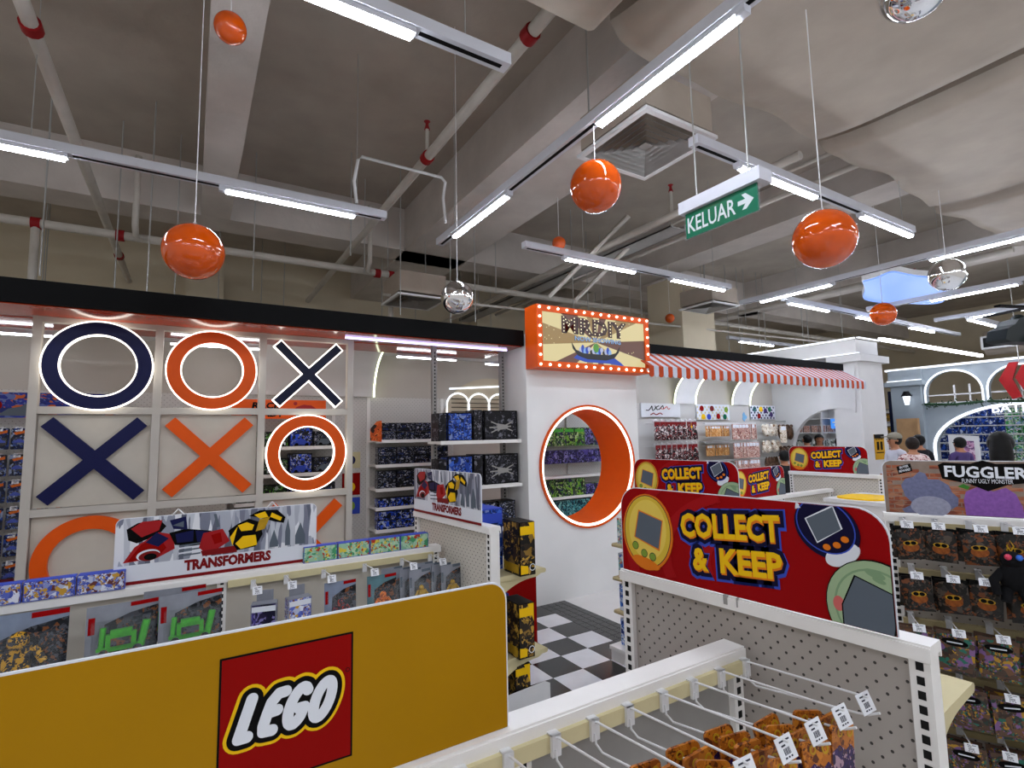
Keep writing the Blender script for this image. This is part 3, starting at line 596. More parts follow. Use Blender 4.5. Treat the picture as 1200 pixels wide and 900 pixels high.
# ================================================================== GONDOLAS
def upright(name, x, h, par, side=-1, slots=True):
    u = obj(name, MB().box(x - .025, -.035, 0, x + .025, .035, h), 'rackw', par, world=False)
    if slots:
        mb = MB(); k = 0
        while .08 + k * .038 < h - .03: z = .08 + k * .038; mb.box(x - .009, -.0365, z, x + .009, -.034, z + .022); mb.box(x - .009, .034, z, x + .009, .0365, z + .022); k += 1
        obj('slots', mb, 'dark', u, world=False)
    return u
def gondola(name, label, loc, rz, L_, h, posts, panel='peg', cap=.04, base=.40, tanbar=None, grp='low shop racks'):
    t = thing(name, label, 'rack', loc, rz, grp, based=False)
    for x in posts: upright('upright', x, h - .01, t)
    for a, b in zip(posts[:-1], posts[1:]):
        obj('back_panel', MB().box(a + .025, -.012, .14, b - .025, .012, h - .03), MT[panel] if isinstance(panel, str) and panel in MT else panel, t, world=False)
        obj('lower_rail', MB().box(a + .02, -.02, .12, b - .02, .02, .15), 'rackw', t, world=False)
    obj('top_cap', MB().box(-.005, -cap, h - .03, L_ + .005, cap, h).box(-.005, -cap - .006, h - .045, L_ + .005, -cap, h - .006).box(-.005, cap, h - .045, L_ + .005, cap + .006, h - .006), 'rackw', t, world=False)
    if base:
        b0, b1 = base if isinstance(base, tuple) else (base, base); obj('base_deck', MB().box(0, -b0, .10, L_, b1, .13).box(0, -b0 + .02, 0, L_, b1 - .02, .10), 'rackw', t, world=False)
    if tanbar: a, b, y = tanbar; obj('hook_bar', MB().box(a, y - .015, h - .075, b, y + .01, h - .035), 'tan', t, world=False)
    return t
peg = pegmat('pegboard', '#aca59d', .052, .0045); pegc = pegmat('pegboard_cream', '#cfc9bd', .045, .004); pegw = pegmat('pegboard_wall', '#c9c6c1', .05, .004, '#8a8680')
MT['peg'] = peg; MT['pegc'] = pegc; MT['pegw'] = pegw
R1 = gondola('pegboard_rack', 'grey pegboard end rack carrying the nearest red collecting header board', (1.665, 1.765, 0), R(-85), 1.09, 1.33, [.025, 1.065], 'peg', base=(.05, .40))
R0 = gondola('hook_rack', 'white front rack with a tan hook bar and long wire hooks in the foreground', (-2.9, 1.235, 0), 0, 4.55, 1.18, [.03, .95, 1.85, 2.75, 3.65, 4.52], 'grey', .04, .38, (.03, 4.52, -.045))
TR = gondola('hook_rack', 'white rack behind the yellow board with packs hanging on short hooks', (-2.9, 3.68, 0), 0, 4.49, 1.127, [.03, 1.0, 2.0, 3.09, 4.46], 'cream', .045, .38, (3.12, 4.43, -.05))
ER = gondola('pegboard_rack', 'white pegboard end rack carrying the small robot header board', (1.605, 4.10, 0), R(-84.5), 1.08, 1.33, [.025, 1.055], 'pegc', base=(.05, .42))
G2 = gondola('pegboard_rack', 'rack of stationery boxes hidden behind the nearest red header board', (3.50, 3.56, 0), R(-87), 1.0, 1.33, [.025, .975], 'pegc')
G4 = gondola('pegboard_rack', 'cream pegboard end rack in front of the arched window', (7.42, 4.42, 0), R(-90), 1.2, 1.33, [.025, 1.175], 'pegc', base=(.05, .40))
G3 = gondola('pegboard_rack', 'low rack carrying the middle small red header board', (5.0, 3.84, 0), 0, 2.33, 1.13, [.03, 1.2, 2.30], 'pegc')
obj('cap_joint', MB().box(.49, -.048, 1.30, .505, .048, 1.332).box(.54, -.048, 1.30, .545, .048, 1.332), 'grey', R1, world=False)
for k in range(3): obj('shelf_shadow_gap', MB().box(.05, -.015, .3 + .3 * k, 1.04, -.0125, .304 + .3 * k), 'grey', R1, world=False)

def shelf_mesh(x0, x1, d, z, m='tan', sgn=1, brk=True):
    """shelf from the rack's panel outwards along sgn*y, with curved end brackets"""
    a = .03 * sgn; b = (d) * sgn
    mb = MB().box(x0, min(a, b), z - .03, x1, max(a, b), z)
    mb.tube([(x0, b, z - .015), (x1, b, z - .015)], .0155, 10)
    if brk:
        for x in (x0, x1 - .012):
            P = [(.03, z - .03), (d - .01, z - .03), (d - .06, z - .05)] + [(d - .06 - (d - .10) * (q / 8) ** .8 * 1, z - .05 - .09 * (q / 8) ** 2) for q in range(1, 9)] + [(.03, z - .16)]
            fr_ = FR((x, 0, 0), (0, sgn, 0), (0, 0, 1)); mb.prism(P, fr_, -.012 if sgn > 0 else 0, 0 if sgn > 0 else .012)
    return mb
for z in (1.105,): obj('shelf', shelf_mesh(.02, 1.07, .40, z), 'tan', R1, world=False)
for z in (.70, .36): obj('shelf', shelf_mesh(.02, 1.07, .38, z), 'tan', R1, world=False)
for z in (1.0, .47): obj('shelf', shelf_mesh(.02, 1.07, .42, z), 'tan', ER, world=False)
for z in (.97, .69, .415): obj('shelf', shelf_mesh(.02, .98, .34, z, 'tan', -1, False), 'tand', G2, world=False)
for x in (.03,): obj('shelf', MB().box(1.0, .04, .86, 4.5, .33, .885), 'tan', R0, world=False)

# ------------------------------------------------------------------ header boards
def header(name, label, loc, rz, W, H, cr=.05, edge='ptw', body='ptr', corners=(0, 0, 1, 1), grp='header boards on the racks'):
    t = thing(name, label, 'sign', loc, rz, grp, based=False)
    obj('board', MB().prism(rrect(0, 0, W, H, cr, 8, corners), FL, -.006, 0), edge, t, world=False)
    obj('board_face', MB().prism(rrect(.003, .0, W - .003, H - .003, cr, 8, corners), FL, 0, .0006), body, t, world=False)
    return t
W, H = 1.035, .352
def collect():
    t = header('header_board', 'large red collecting header board on the near pegboard rack', (1.622, 1.745, 1.335), R(-85), W, H, .09)
    mats = ['ptr2', 'pto', 'egg', 'egg2', 'ptgr', 'ptg', 'ptn', 'ptw', 'ptpg', 'ptpg2', 'ptk', 'ptp', 'ptb']
    mb = MB(); q = [0]
    def sh(poly, mi, c=True):
        q[0] += 1; p = clip(poly, .004, .003, W - .004, H - .004) if c else poly
        if len(p) > 2: mb.prism(p, FL, .0006, .0008 + q[0] * .00006, mi)
    for r in (.12, .24, .36, .48):       # faint swirls
        for k in range(20):
            a0, a1 = R(200 - 4.5 * k), R(200 - 4.5 * (k + 1)); c = (.62, .1)
            sh([(c[0] + rr * 1.5 * math.cos(a), c[1] + rr * math.sin(a)) for rr, a in ((r, a0), (r + .035, a0), (r + .035, a1), (r, a1))], 0)
    sh(ell(.146, .175, .13, .155, -.12), 1); sh(ell(.146, .178, .122, .147, -.12), 6); sh(ell(.146, .178, .119, .144, -.12), 2); sh(ell(.148, .185, .098, .122, -.12), 3)
    sh(ell(.135, .05, .07, .02, -.2), 1)
    sh([(.105, .262), (.232, .23), (.208, .106), (.076, .146)], 1); sh([(.108, .256), (.227, .227), (.204, .114), (.082, .148)], 4)
    for (x, z) in ((.082, .112), (.128, .086), (.172, .078)): sh(ell(x, z, .017, .017), 6); sh(ell(x, z, .0145, .0145), 5)
    sh(ell(.862, .278, .10, .086, -.6), 6); sh(ell(.905, .205, .055, .03, .55), 7); sh(ell(.86, .285, .092, .078, -.6), 12); sh(ell(.86, .285, .088, .074, -.6), 6)
    sh([(.772, .33), (.775, .352), (.79, .335)], 7)
    sh([(.800, .303), (.888, .352), (.912, .283), (.834, .230)], 7); sh([(.805, .302), (.887, .346), (.907, .281), (.835, .235)], 4)
    for (x, z) in ((.862, .222), (.892, .232), (.916, .252)): sh(ell(x, z, .013, .011), 10); sh(ell(x, z, .0115, .0095), 1)
    sh(ell(.985, .06, .137, .143), 10); sh(ell(.985, .06, .134, .140), 8); sh(ell(.985, .06, .112, .118), 9); sh(ell(.985, .06, .106, .112), 8)
    sh(ell(.99, .165, .028, .011, -.3), 9); sh(ell(1.0, .148, .018, .007, -.3), 9); sh(ell(.885, .06, .016, .022), 11)
    sh([(.934, .153), (1.05, .112), (1.03, .0), (.893, .0), (.893, .06)], 10); sh([(.937, .148), (1.046, .11), (1.026, .0), (.897, .0), (.897, .06)], 4)
    obj('artwork', mb, mats, t, world=False)
    f1 = FR((.317, 0, .178), (1, 0, .085), (-.02, 0, 1)); f2 = FR((.365, 0, .062), (1, 0, .085), (-.02, 0, 1))
    for body, fr_, w_, h_, x in (('COLLECT', f1, .40, .092, 0), ('&', f2, .068, .084, 0), ('KEEP', f2, .235, .088, .118)):
        for (bo, dx, dz, m, tt, gx, gz) in ((.26, .001, -.006, 'ptb', .006, .021, .027), (.19, .001, -.003, 'ptn', .0066, .0145, .019), (.05, .003, -.006, 'pto', .0072, 0, 0), (.035, 0, 0, 'pty', .0078, 0, 0)):
            text(t, body, x - gx + dx, -gx + dz + (.0), w_ + 2 * gx, h_ + 2 * gx, fr_, tt - .004, m, bold=bo, world=False) if False else obj('lettering', text_mesh(body, x - gx + dx, -gz + dz, w_ + 2 * gx, h_ + 2 * gz, fr_, tt - .004, m, bold=bo), None, t, world=False)
    return t
CK = collect()
dup(CK, (3.46, 3.53, 1.335), R(-87), 'red collecting header board second from the left, just right of the round window')
dup(CK, (7.38, 4.40, 1.335), R(-90), 'red collecting header board on the cream pegboard rack below the arched window')
dup(CK, (5.22, 3.81, 1.135), 0, 'small red collecting header board low in the middle between two others')

CK.scale = (.975, 1, 1)
# wide robot header (generic machine artwork), and its small twin
def robots(label, loc, rz, W_, H_, stretch=1):
    t = header('header_board', label, loc, rz, W_, H_, .035, 'ptw', 'ptw')
    k = W_ / 1.06; h = H_ / .36
    obj('city_print', MB().prism([(x, z) for x, z in rrect(.003, .105 * h, W_ - .003, H_ - .003, .033, 8, (0, 0, 1, 1))], FL, .0006, .001), 'silver', t, world=False)
    mats = ['redd', 'lred', 'pty', 'ptk', 'ptgr', 'navy', 'ptw', 'red', 'gold']; mb = MB(); q = [0]
    def sh(P, mi, tt=0): q[0] += 1; mb.prism([(x * k, z * h) for x, z in P], FL, .001, .0012 + q[0] * .00005, mi)
    sh([(.05, .30), (.10, .33), (.2, .34), (.235, .30), (.2, .255), (.10, .22), (.06, .24)], 3); sh([(.07, .30), (.12, .335), (.215, .335), (.2, .28), (.12, .25)], 7)
    sh([(.04, .12), (.09, .20), (.2, .27), (.27, .25), (.28, .17), (.2, .13)], 7); sh([(.06, .125), (.12, .21), (.2, .25), (.24, .18), (.2, .135)], 1); sh([(.14, .22), (.19, .27), (.25, .23), (.2, .19)], 5)
    sh(ell(.155, .15, .055, .03, .1), 6); sh(ell(.16, .145, .05, .026, .1), 0); sh(ell(.165, .14, .03, .018), 3)
    sh([(.25, .26), (.33, .275), (.46, .25), (.53, .17), (.42, .165), (.28, .19)], 3); sh([(.28, .25), (.37, .262), (.37, .2), (.29, .2)], 5); sh([(.38, .26), (.45, .245), (.5, .18), (.39, .195)], 5)
    sh([(.25, .33), (.33, .345), (.34, .27), (.27, .28)], 5); sh([(.265, .30), (.32, .32), (.32, .285)], 4)
    for z in range(5): sh([(.30, .185 - z * .014), (.41, .19 - z * .014), (.41, .182 - z * .014), (.30, .177 - z * .014)], 6 if z % 2 else 4)
    sh([(.42, .24), (.52, .255), (.56, .18), (.5, .145), (.43, .13), (.40, .16)], 7); sh([(.46, .225), (.51, .235), (.52, .18), (.48, .17)], 1); sh([(.41, .14), (.6, .15), (.6, .11), (.42, .11)], 0)
    sh([(.47, .345), (.485, .345), (.505, .27), (.49, .265)], 4)
    sh([(.55, .24), (.6, .275), (.66, .30), (.72, .275), (.74, .2), (.70, .13), (.6, .12), (.57, .17)], 3); sh([(.6, .265), (.65, .28), (.69, .26), (.68, .23), (.62, .23)], 2); sh([(.59, .16), (.63, .2), (.70, .2), (.71, .14), (.62, .125)], 2)
    sh([(.56, .2), (.6, .26), (.575, .15)], 2); sh([(.66, .315), (.72, .345), (.82, .34), (.87, .29), (.86, .255), (.8, .27), (.73, .30)], 3); sh([(.69, .32), (.75, .335), (.77, .30), (.72, .295)], 2); sh([(.79, .325), (.85, .29), (.84, .27), (.78, .30)], 2); sh([(.72, .29), (.78, .3), (.75, .23), (.70, .22)], 8)
    for (x, w_, z) in ((.78, .05, .14), (.87, .03, .20), (.93, .06, .17)):
        sh([(x, .115), (x + w_, .115), (x + w_, z), (x + w_ * .5, z + .08), (x, z)], 4)
    for (x0, z0, x1, z1, m) in ((.0, .0, 1.06, .018, 0),): sh([(x0, z0), (x1, z0), (x1, z1), (x0, z1)], m)
    obj('artwork', mb, mats, t, world=False)
    obj('lettering', text_mesh('TRANSFORMERS', .33 * k, .037 * h, .46 * k, .062 * h, FL, .002, 'redd', bold=.055), None, t, world=False)
    return t
TH = robots('wide header board with red and yellow machine artwork over silver city', (-.335, 3.66, 1.135), 0, 1.06, .365)
EH = robots('small header board with machine artwork seen at an angle on the end rack', (1.56, 4.08, 1.33), R(-84.5), .98, .34)
for x in (-.335 + .29, -.335 + .79):
    h = thing('hanging_clip', 'white triangular wire clip on the wide header board, %s one' % ('left' if x < 0 else 'right'), 'clip', (x, 3.66, 1.49), group='wire clips on the header board')
    obj('wire_loop', MB().tube([(x - .03, 3.662, 1.495), (x, 3.662, 1.53), (x + .03, 3.662, 1.495)], .005, 6), 'white', h)

# yellow foreground board with the red square logo
YB = thing('header_board', 'huge yellow board with a red square logo in the foreground', 'sign', (-2.2, 1.215, 1.182), 0, 'header boards on the racks', based=False)
W_ = 2.918; obj('board', MB().prism(rrect(0, 0, W_, .362, .05, 8, (0, 0, 1, 1)), FL, -.006, 0), 'ptw', YB, world=False)
obj('board_face', MB().prism(rrect(0, 0, W_ - .004, .358, .048, 8, (0, 0, 1, 1)), FL, 0, .0006), 'yellow', YB, world=False)
lx, lz, ls = 2.2 + .064, 1.237 - 1.182, .258
obj('logo_square', MB().prism([(lx, lz), (lx + ls, lz), (lx + ls, lz + ls), (lx, lz + ls)], FL, .0006, .0012), 'ptk', YB, world=False)
e = .004; obj('logo_field', MB().prism([(lx + e, lz + e), (lx + ls - e, lz + e), (lx + ls - e, lz + ls - e), (lx + e, lz + ls - e)], FL, .0012, .0018), 'lred', YB, world=False)
def stroke(mb, pts, r, t0, t1, mi=0):
    for a, b in zip(pts[:-1], pts[1:]):
        d = math.atan2(b[1] - a[1], b[0] - a[0]); P = []
        for k in range(11): t = d + PI / 2 + PI * k / 10; P.append((a[0] + r * math.cos(t), a[1] + r * math.sin(t)))
        for k in range(11): t = d - PI / 2 + PI * k / 10; P.append((b[0] + r * math.cos(t), b[1] + r * math.sin(t)))
        SK[0] += 1; mb.prism(P, FL, t0, t1 + (SK[0] % 40) * .00002, mi)
SK = [0]
def arc(cx, cy, rx, ry, a0, a1, n=14): return [(cx + rx * math.cos(R(a0 + (a1 - a0) * k / n)), cy + ry * math.sin(R(a0 + (a1 - a0) * k / n))) for k in range(n + 1)]
LT = [[(.14, .66), (.14, .39), (.20, .39)],
      [(.385, .655), (.335, .652), (.30, .60), (.295, .52), (.295, .44), (.31, .395), (.375, .39)], [(.30, .525), (.365, .53)],
      arc(.52, .522, .062, .132, 50, 318) + [(.575, .50), (.535, .50)],
      arc(.712, .522, .060, .132, 0, 360, 24)]
def LG(p): x, y = p; return (lx + ls * (x + (y - .39) * .33), lz + ls * y)
for nm, r, m, t0 in (('logo_outline', .104, 'pty', .0018), ('logo_outline', .080, 'ptk', .0026), ('logo_lettering', .042, 'ptw', .0034)):
    mb = MB()
    for st in LT: stroke(mb, [LG(p) for p in st], ls * r, t0, t0 + .0008)
    obj(nm, mb, m, YB, world=False)
obj('registered_mark', MB().ring(FL, (lx + ls * .955, lz + ls * .70), ls * .013, ls * .018, .0018, .0023, 20), 'ptk', YB, world=False)

# monster header on the angled right hand rack
FA = R(-63); FO = (3.311, 1.443)
FG = gondola('pegboard_rack', 'angled rack at the right full of small hanging bags', (FO[0] + .03, FO[1] + .02, 0), FA, 1.7, 1.45, [.025, .95, 1.675], 'peg', .04, .36, None)
for z in (1.41, 1.16, .90, .64, .38): obj('hook_bar', MB().box(.04, -.05, z - .03, 1.66, -.012, z), 'tand', FG, world=False)
FH = header('header_board', 'brick patterned header board with black name banner and two plush heads', (FO[0] + .0, FO[1] + .0, 1.455), FA, 1.25, .285, .04, 'ptw', 'stonep')
ft = thing  # brick print
mb = MB(); random.seed(3)
for r in range(13):
    for c in range(16):
        x = c * .082 - (.04 if r % 2 else 0) + .004; z = .004 + r * .0215
        if random.random() < .12 or (x > .12 and x < .5 and z > .2 and random.random() < .8): continue
        P = clip([(x, z), (x + .078, z), (x + .078, z + .0185), (x, z + .0185)], .02, .004, 1.24, .262)
        if len(P) > 2: mb.prism(P, FL, .0006, .0012)
tagp(obj('brick_print', mb, 'brick', FH, world=False), kind='stuff')
fm = ['ptgr', 'greyfur', 'greyfur2', 'ptk', 'purfur', 'ptw', 'limep']; MT['greyfur'] = mat('grey_plush_print', '#6f7392', .6, gs=60, grain=.1); MT['greyfur2'] = mat('pale_plush_print', '#9a9cb0', .6, gs=60, grain=.08); MT['purfur'] = mat('purple_plush_print', '#8a5aa8', .6, gs=60, grain=.1); MT['limep'] = mat('green_plush_print', '#3a7a2a', .6)
mb = MB()
def bl(P, mi, t): mb.prism(P, FL, .0012, .0012 + t, mi)
bl(clip([(.09, .0), (.075, .02), (.10, .035), (.13, .05), (.095, .09), (.08, .15), (.10, .185), (.135, .195), (.165, .225), (.19, .215), (.2, .185), (.245, .185), (.285, .155), (.295, .12), (.32, .09), (.315, .05), (.27, .02), (.26, 0)], .004, .003, 1.24, .28), 1, .0004)
bl(ell(.2, .04, .085, .055), 2, .0008)
bl(clip([(.345, 0), (.34, .08), (.352, .125), (.40, .15), (.46, .13), (.51, .15), (.545, .12), (.565, .06), (.57, 0)], .004, .003, 1.24, .28), 4, .0004)
bl([(.32, .15), (.345, .165), (.37, .15), (.36, .135)], 6, .0003)
bl([(.066, .25), (.129, .269), (.136, .228), (.074, .208)], 3, .001)
bl([(.247, .262), (.27, .275), (.38, .27), (.43, .288), (.48, .27), (.78, .28), (.8, .21), (.62, .18), (.52, .165), (.44, .13), (.37, .165), (.26, .19)], 3, .0012)
for x in (.82, .98): bl(clip(ell(x + .1, .06, .07, .12), .004, .003, 1.24, .28), 1 if x < .9 else 4, .0004)
obj('artwork', mb, fm, FH, world=False)
obj('lettering', text_mesh('FUGGLER', .272, .205, .325, .06, FR((0, 0, 0), (1, 0, -.02), (0, 0, 1)), .003, 'ptw', bold=.03), None, FH, world=False)
obj('lettering', text_mesh('FUNNY UGLY MONSTER', .34, .17, .2, .022, FL, .003, 'ptw', bold=.0), None, FH, world=False)
fb = FR((.075, 0, .214), (1, 0, .28), (-.1, 0, 1))
obj('lettering', text_mesh('BUYER', .008, .022, .042, .013, fb, .003, 'ptw', bold=.02), None, FH, world=False); obj('lettering', text_mesh('BEWARE!', .003, .003, .052, .013, fb, .003, 'ptw', bold=.02), None, FH, world=False)

# ================================================================== HOOKS, TAGS
def mk_hook(L_, tagw=.055, tagh=.042, name='wire_hook', label='', rise=.035, grp='', lower=True):
    t = thing(name, label, 'hook', (0, 0, -50), 0, grp, based=False)
    obj('bracket', MB().box(-.014, -.010, -.05, .014, .0, .004).box(-.014, -.01, .0, .014, .03, .004), 'white', t, world=False)
    obj('upper_wire', MB().tube([(0, -.008, -.004), (0, -.02, 0), (0, -L_, rise)], .0033, 8), 'white', t, world=False)
    if lower: obj('lower_wire', MB().tube([(-.004, -.01, -.03), (-.004, -.014, -.055), (-.004, -.04, -.066), (-.004, -L_ + .03, rise - .052), (-.004, -L_ - .0, rise - .045), (-.004, -L_ - .03, rise - .028)], .0033, 8), 'white', t, world=False)
    fr_ = FR((-tagw / 2, -L_ - .004, rise - tagh * .8), (1, 0, 0), (0, .45, 1))
    g = obj('price_tag', MB().fbox(fr_, (0, 0, -.001), (tagw, tagh, .001)), 'tag', t, world=False)
    mb = MB(); 
    for k in range(9): x = tagw * (.3 + .045 * k); mb.fbox(fr_, (x, tagh * .26, .001), (x + tagw * (.018 if k % 3 else .03), tagh * .52, .0014))
    for (z, a, b) in ((.78, .2, .85), (.6, .25, .5), (.12, .25, .38), (.12, .45, .55), (.12, .62, .72)): mb.fbox(fr_, (tagw * a, tagh * z, .001), (tagw * b, tagh * (z + .07), .0014))
    obj('tag_print', mb, 'ink', g, world=False)
    return t
hk = mk_hook(.385, .064, .05)
HX = [1.627, 1.496, 1.364, 1.23, 1.090, .961, .831, .688, .565]
for i, x in enumerate(HX): dup(hk, (x, 1.175, 1.146), R((i * 37 % 7) - 3) * .4, '%s long wire hook from the pegboard rack along the front tan bar' % ORD[i], 'long wire hooks on the front rack')
# pouches on the long hooks
pm = MB(); P = rrect(-.044, -.135, .044, 0, .012, 4)
pm.prism(P, FL, -.004, .004, 0)
pouch = obj('foil_pouch', pm, 'halo', None, world=False)
pr_ = obj('picture_panel', MB().prism([(-.044, -.123), (.044, -.123), (.044, -.062), (.03, -.048), (.01, -.058), (-.015, -.044), (-.044, -.056)], FL, .004, .0046).prism([(-.044, -.123), (.044, -.123), (.032, -.135), (-.032, -.135)], FL, .004, .0046), 'halop', pouch, world=False)
obj('side_roundel', MB().ring(FL, (.027, -.022), .006, .011, .004, .005, 16).ring(FL, (-.012, -.018), .006, .010, .004, .0048, 16), 'gold', pouch, world=False)
tagp(pouch, 'x', 'pouch', 'orange and purple pouches on the long hooks')
random.seed(5)
CNT = [0, 3, 4, 5, 5, 5, 5, 4, 4]
for i, x in enumerate(HX):
    for k in range(CNT[i]):
        dup(pouch, (x - .004 + random.uniform(-.004, .004), (.80 + k * .045), 1.146 - k * .003), label='orange pouch, %s from the front on the %s long hook from the pegboard rack' % (ORD[k], ORD[i]), rot=(R(random.uniform(-14, 4)), R(random.uniform(-9, 9)), R(random.uniform(-20, -4))), scale=(1.05, 1.05, 1.12))
bpy.data.objects.remove(pr_) if False else None

# bags on the angled rack
fh = mk_hook(.24, .052, .036, 'wire_hook', rise=.012, lower=False)
def bag_mesh(w_, h_, bulge, m, mf):
    nx, ny = 8, 8; mb = MB()
    for sgn in (1, -1):
        V = []; F = []
        for i in range(nx + 1):
            for j in range(ny + 1):
                u = i / nx; v = j / ny; b = bulge * (max(0, math.sin(PI * u)) ** .5) * (max(0, math.sin(PI * min(1, v * 1.12))) ** .6); V.append(((u - .5) * w_ * (1 - .04 * math.sin(PI * v)), -sgn * b - (.002 * sgn), -h_ + v * h_))
        for i in range(nx):
            for j in range(ny): a = i * (ny + 1) + j; F.append((a, a + ny + 1, a + ny + 2, a + 1)[::sgn])
        mb.add(V, F, 0, True)
    mb.box(-w_ / 2, -.003, -.02, w_ / 2, .003, .0, 1)
    return mb
def bag(w_, h_, m, m2, art):
    b = obj('foil_bag', bag_mesh(w_, h_, .013, 0, 0), [m, m2], None, world=False); tagp(b, 'x', 'bag', 'small bags on the angled rack')
    a = MB()
    if art == 'k': a.prism(ell(0, -h_ * .62, w_ * .27, h_ * .14), FL, .012, .017, 0).prism(ell(.0, -h_ * .5, w_ * .24, h_ * .075), FL, .013, .0175, 1).prism(ell(-w_ * .1, -h_ * .5, w_ * .09, h_ * .055), FL, .014, .0185, 2).prism(ell(w_ * .1, -h_ * .5, w_ * .09, h_ * .055), FL, .014, .0185, 2); ms = ['ofur', 'gold', 'ptk', 'ptw']
    else: a.prism(ell(-w_ * .02, -h_ * .23, w_ * .34, h_ * .09), FL, .010, .016, 2).prism([(-w_ * .22, -h_ * .26), (w_ * .18, -h_ * .24), (w_ * .18, -h_ * .21), (-w_ * .22, -h_ * .23)], FL, .016, .0165, 3).prism([(-w_ * .42, -h_ * .92), (w_ * .42, -h_ * .92), (w_ * .42, -h_ * .8), (-w_ * .42, -h_ * .8)], FL, .004, .009, 4); ms = ['ofur', 'gold', 'ptk', 'ptw', 'brownp']
    obj('picture_panel', a, ms, b, world=False); return b
MT['ofur'] = mat('orange_plush_print', '#8a4a1c', .6, gs=60, grain=.2); MT['brownp'] = mat('brown_print', '#5a4438', .5)
bk = bag(.128, .165, 'bag', 'ptk', 'k'); bb = bag(.15, .185, 'bagb', 'brownp', 'b')
ux, uy = math.cos(FA), math.sin(FA); nxx, nyy = math.sin(FA), -math.cos(FA)
RW = ['topmost', 'second', 'third', 'fourth', 'lowest']
random.seed(9)
for r, z in enumerate((1.43, 1.18, .925, .665, .405)):
    sp = .138 if r < 2 else .158
    for c in range(9 if r < 2 else 8):
        s = .075 + sp * c + (.02 if r % 2 else 0); bx, by = FO[0] + .03 + ux * s, FO[1] + .02 + uy * s
        dup(fh, (bx + nxx * .045, by + nyy * .045, z), FA + R(random.uniform(-4, 4)), '%s hook from the left in the %s row of the angled bag rack' % (ORD[c], RW[r]), 'hooks on the angled rack')
        if r == 0 and c >= 5: continue
        for q, off in enumerate((.215, .13)):
            if r < 2 and c > 6: continue
            dup(bk if r < 2 else bb, (bx + nxx * off, by + nyy * off, z - .02 - (.01 if q else 0)), label='%s small bag, %s from the left in the %s row%s' % ('black' if r < 2 else 'brown', ORD[c], RW[r], '' if q == 0 else ', behind the front one'), rot=(R(random.uniform(-8, 3)), R(random.uniform(-7, 7)), FA + R(random.uniform(-10, 10))))
# plush toys hanging in the top row
def plush(label, s, z, body, arms, eyes):
    bx, by = FO[0] + .03 + ux * s + nxx * .27, FO[1] + .02 + uy * s + nyy * .27
    t = thing('plush_toy', label, 'toy', (bx, by, z), FA, 'plush toys hanging on the angled rack', based=False)
    obj('plush_body', MB().ball((0, 0, 0), .055, 20, 0, (1, .8, 1.25)).ball((0, 0, .075), .042, 18, 0, (1.05, .9, 1)), body, t, world=False)
    for sx in (-1, 1):
        obj('plush_arm', MB().tube([(sx * .035, 0, .02), (sx * .075, -.02, -.02), (sx * .07, -.04, -.08)], [.022, .02, .017], 10), arms, t, world=False)
        obj('plush_leg', MB().tube([(sx * .025, 0, -.05), (sx * .04, -.03, -.11)], [.024, .02], 10), arms, t, world=False)
        obj('eye', MB().ball((sx * .02, -.038, .095), .014, 12), eyes[0] if sx < 0 else eyes[1], t, world=False)
    obj('loop', MB().tube([(0, 0, .115), (-.012, 0, .14), (0, 0, .165), (.012, 0, .14), (0, 0, .115)], .003, 6), 'gold', t, world=False)
MT['eb'] = mat('blue_button', '#2a6ad0', .3); MT['er'] = mat('pink_button', '#d83a5a', .3); MT['blkp'] = mat('black_plush', '#0d0d10', .9, grain=.2, gs=80); MT['redp'] = mat('red_plush', '#c83a1c', .9, grain=.2, gs=80); MT['pinkpl'] = mat('magenta_plush', '#c01c6a', .9, grain=.2, gs=80); MT['ylp'] = mat('yellow_plush', '#d8901c', .9, grain=.2, gs=80)
plush('black plush toy with coloured button eyes hanging beside the bags', .46, 1.215, 'blkp', 'blkp', ('er', 'eb'))
plush('red and yellow plush toy at the right edge of the angled rack', .66, 1.26, 'redp', 'ylp', ('ptw', 'ptk'))
plush('magenta plush toy behind the red one on the angled rack', .80, 1.30, 'pinkpl', 'pinkpl', ('ptw', 'ptk'))

# ================================================================== GOODS
_pk = {}
def package(name, label, cat, p, size, m_side, m_front, m_band=None, rz=0, group=None, face=-1, flap=True, tilt=0):
    """carton: body with tucked top flap, printed front panel and a title band; all children share mesh data between like packs"""
    key = (size, m_side, m_front, m_band, face); w_, d_, h_ = size
    if key not in _pk:
        b = MB().box(-w_ / 2, -d_ / 2, 0, w_ / 2, d_ / 2, h_ - .003).box(-w_ / 2 + .002, -d_ / 2 + .002, h_ - .003, w_ / 2 - .002, d_ / 2 - .004, h_)
        y = -d_ / 2; e = min(w_, h_) * .04
        fnt = MB().box(-w_ / 2 + e, y - .0015, e, w_ / 2 - e, y, h_ - e)
        side = MB().box(w_ / 2, -d_ / 2 + e, e, w_ / 2 + .0012, d_ / 2 - e, h_ - e).box(-w_ / 2 - .0012, -d_ / 2 + e, e, -w_ / 2, d_ / 2 - e, h_ - e)
        band = None
        if m_band: band = MB().box(-w_ / 2 + e, y - .0025, h_ * .76, w_ / 2 - e, y - .0015, h_ * .92).mesh('title_band', m_band)
        _pk[key] = (b.mesh(name, m_side), fnt.mesh('front_print', m_front), side.mesh('side_print', m_front), band)
    B, Fm, S, Bd = _pk[key]
    o = bpy.data.objects.new(name, B); C.objects.link(o); o.location = p; o.rotation_euler = (R(tilt), 0, rz); tagp(o, label, cat, group)
    for nm, me in (('front_print', Fm), ('side_print', S), ('title_band', Bd)):
        if me: c = bpy.data.objects.new(nm, me); C.objects.link(c); c.parent = o
    return o
random.seed(21)
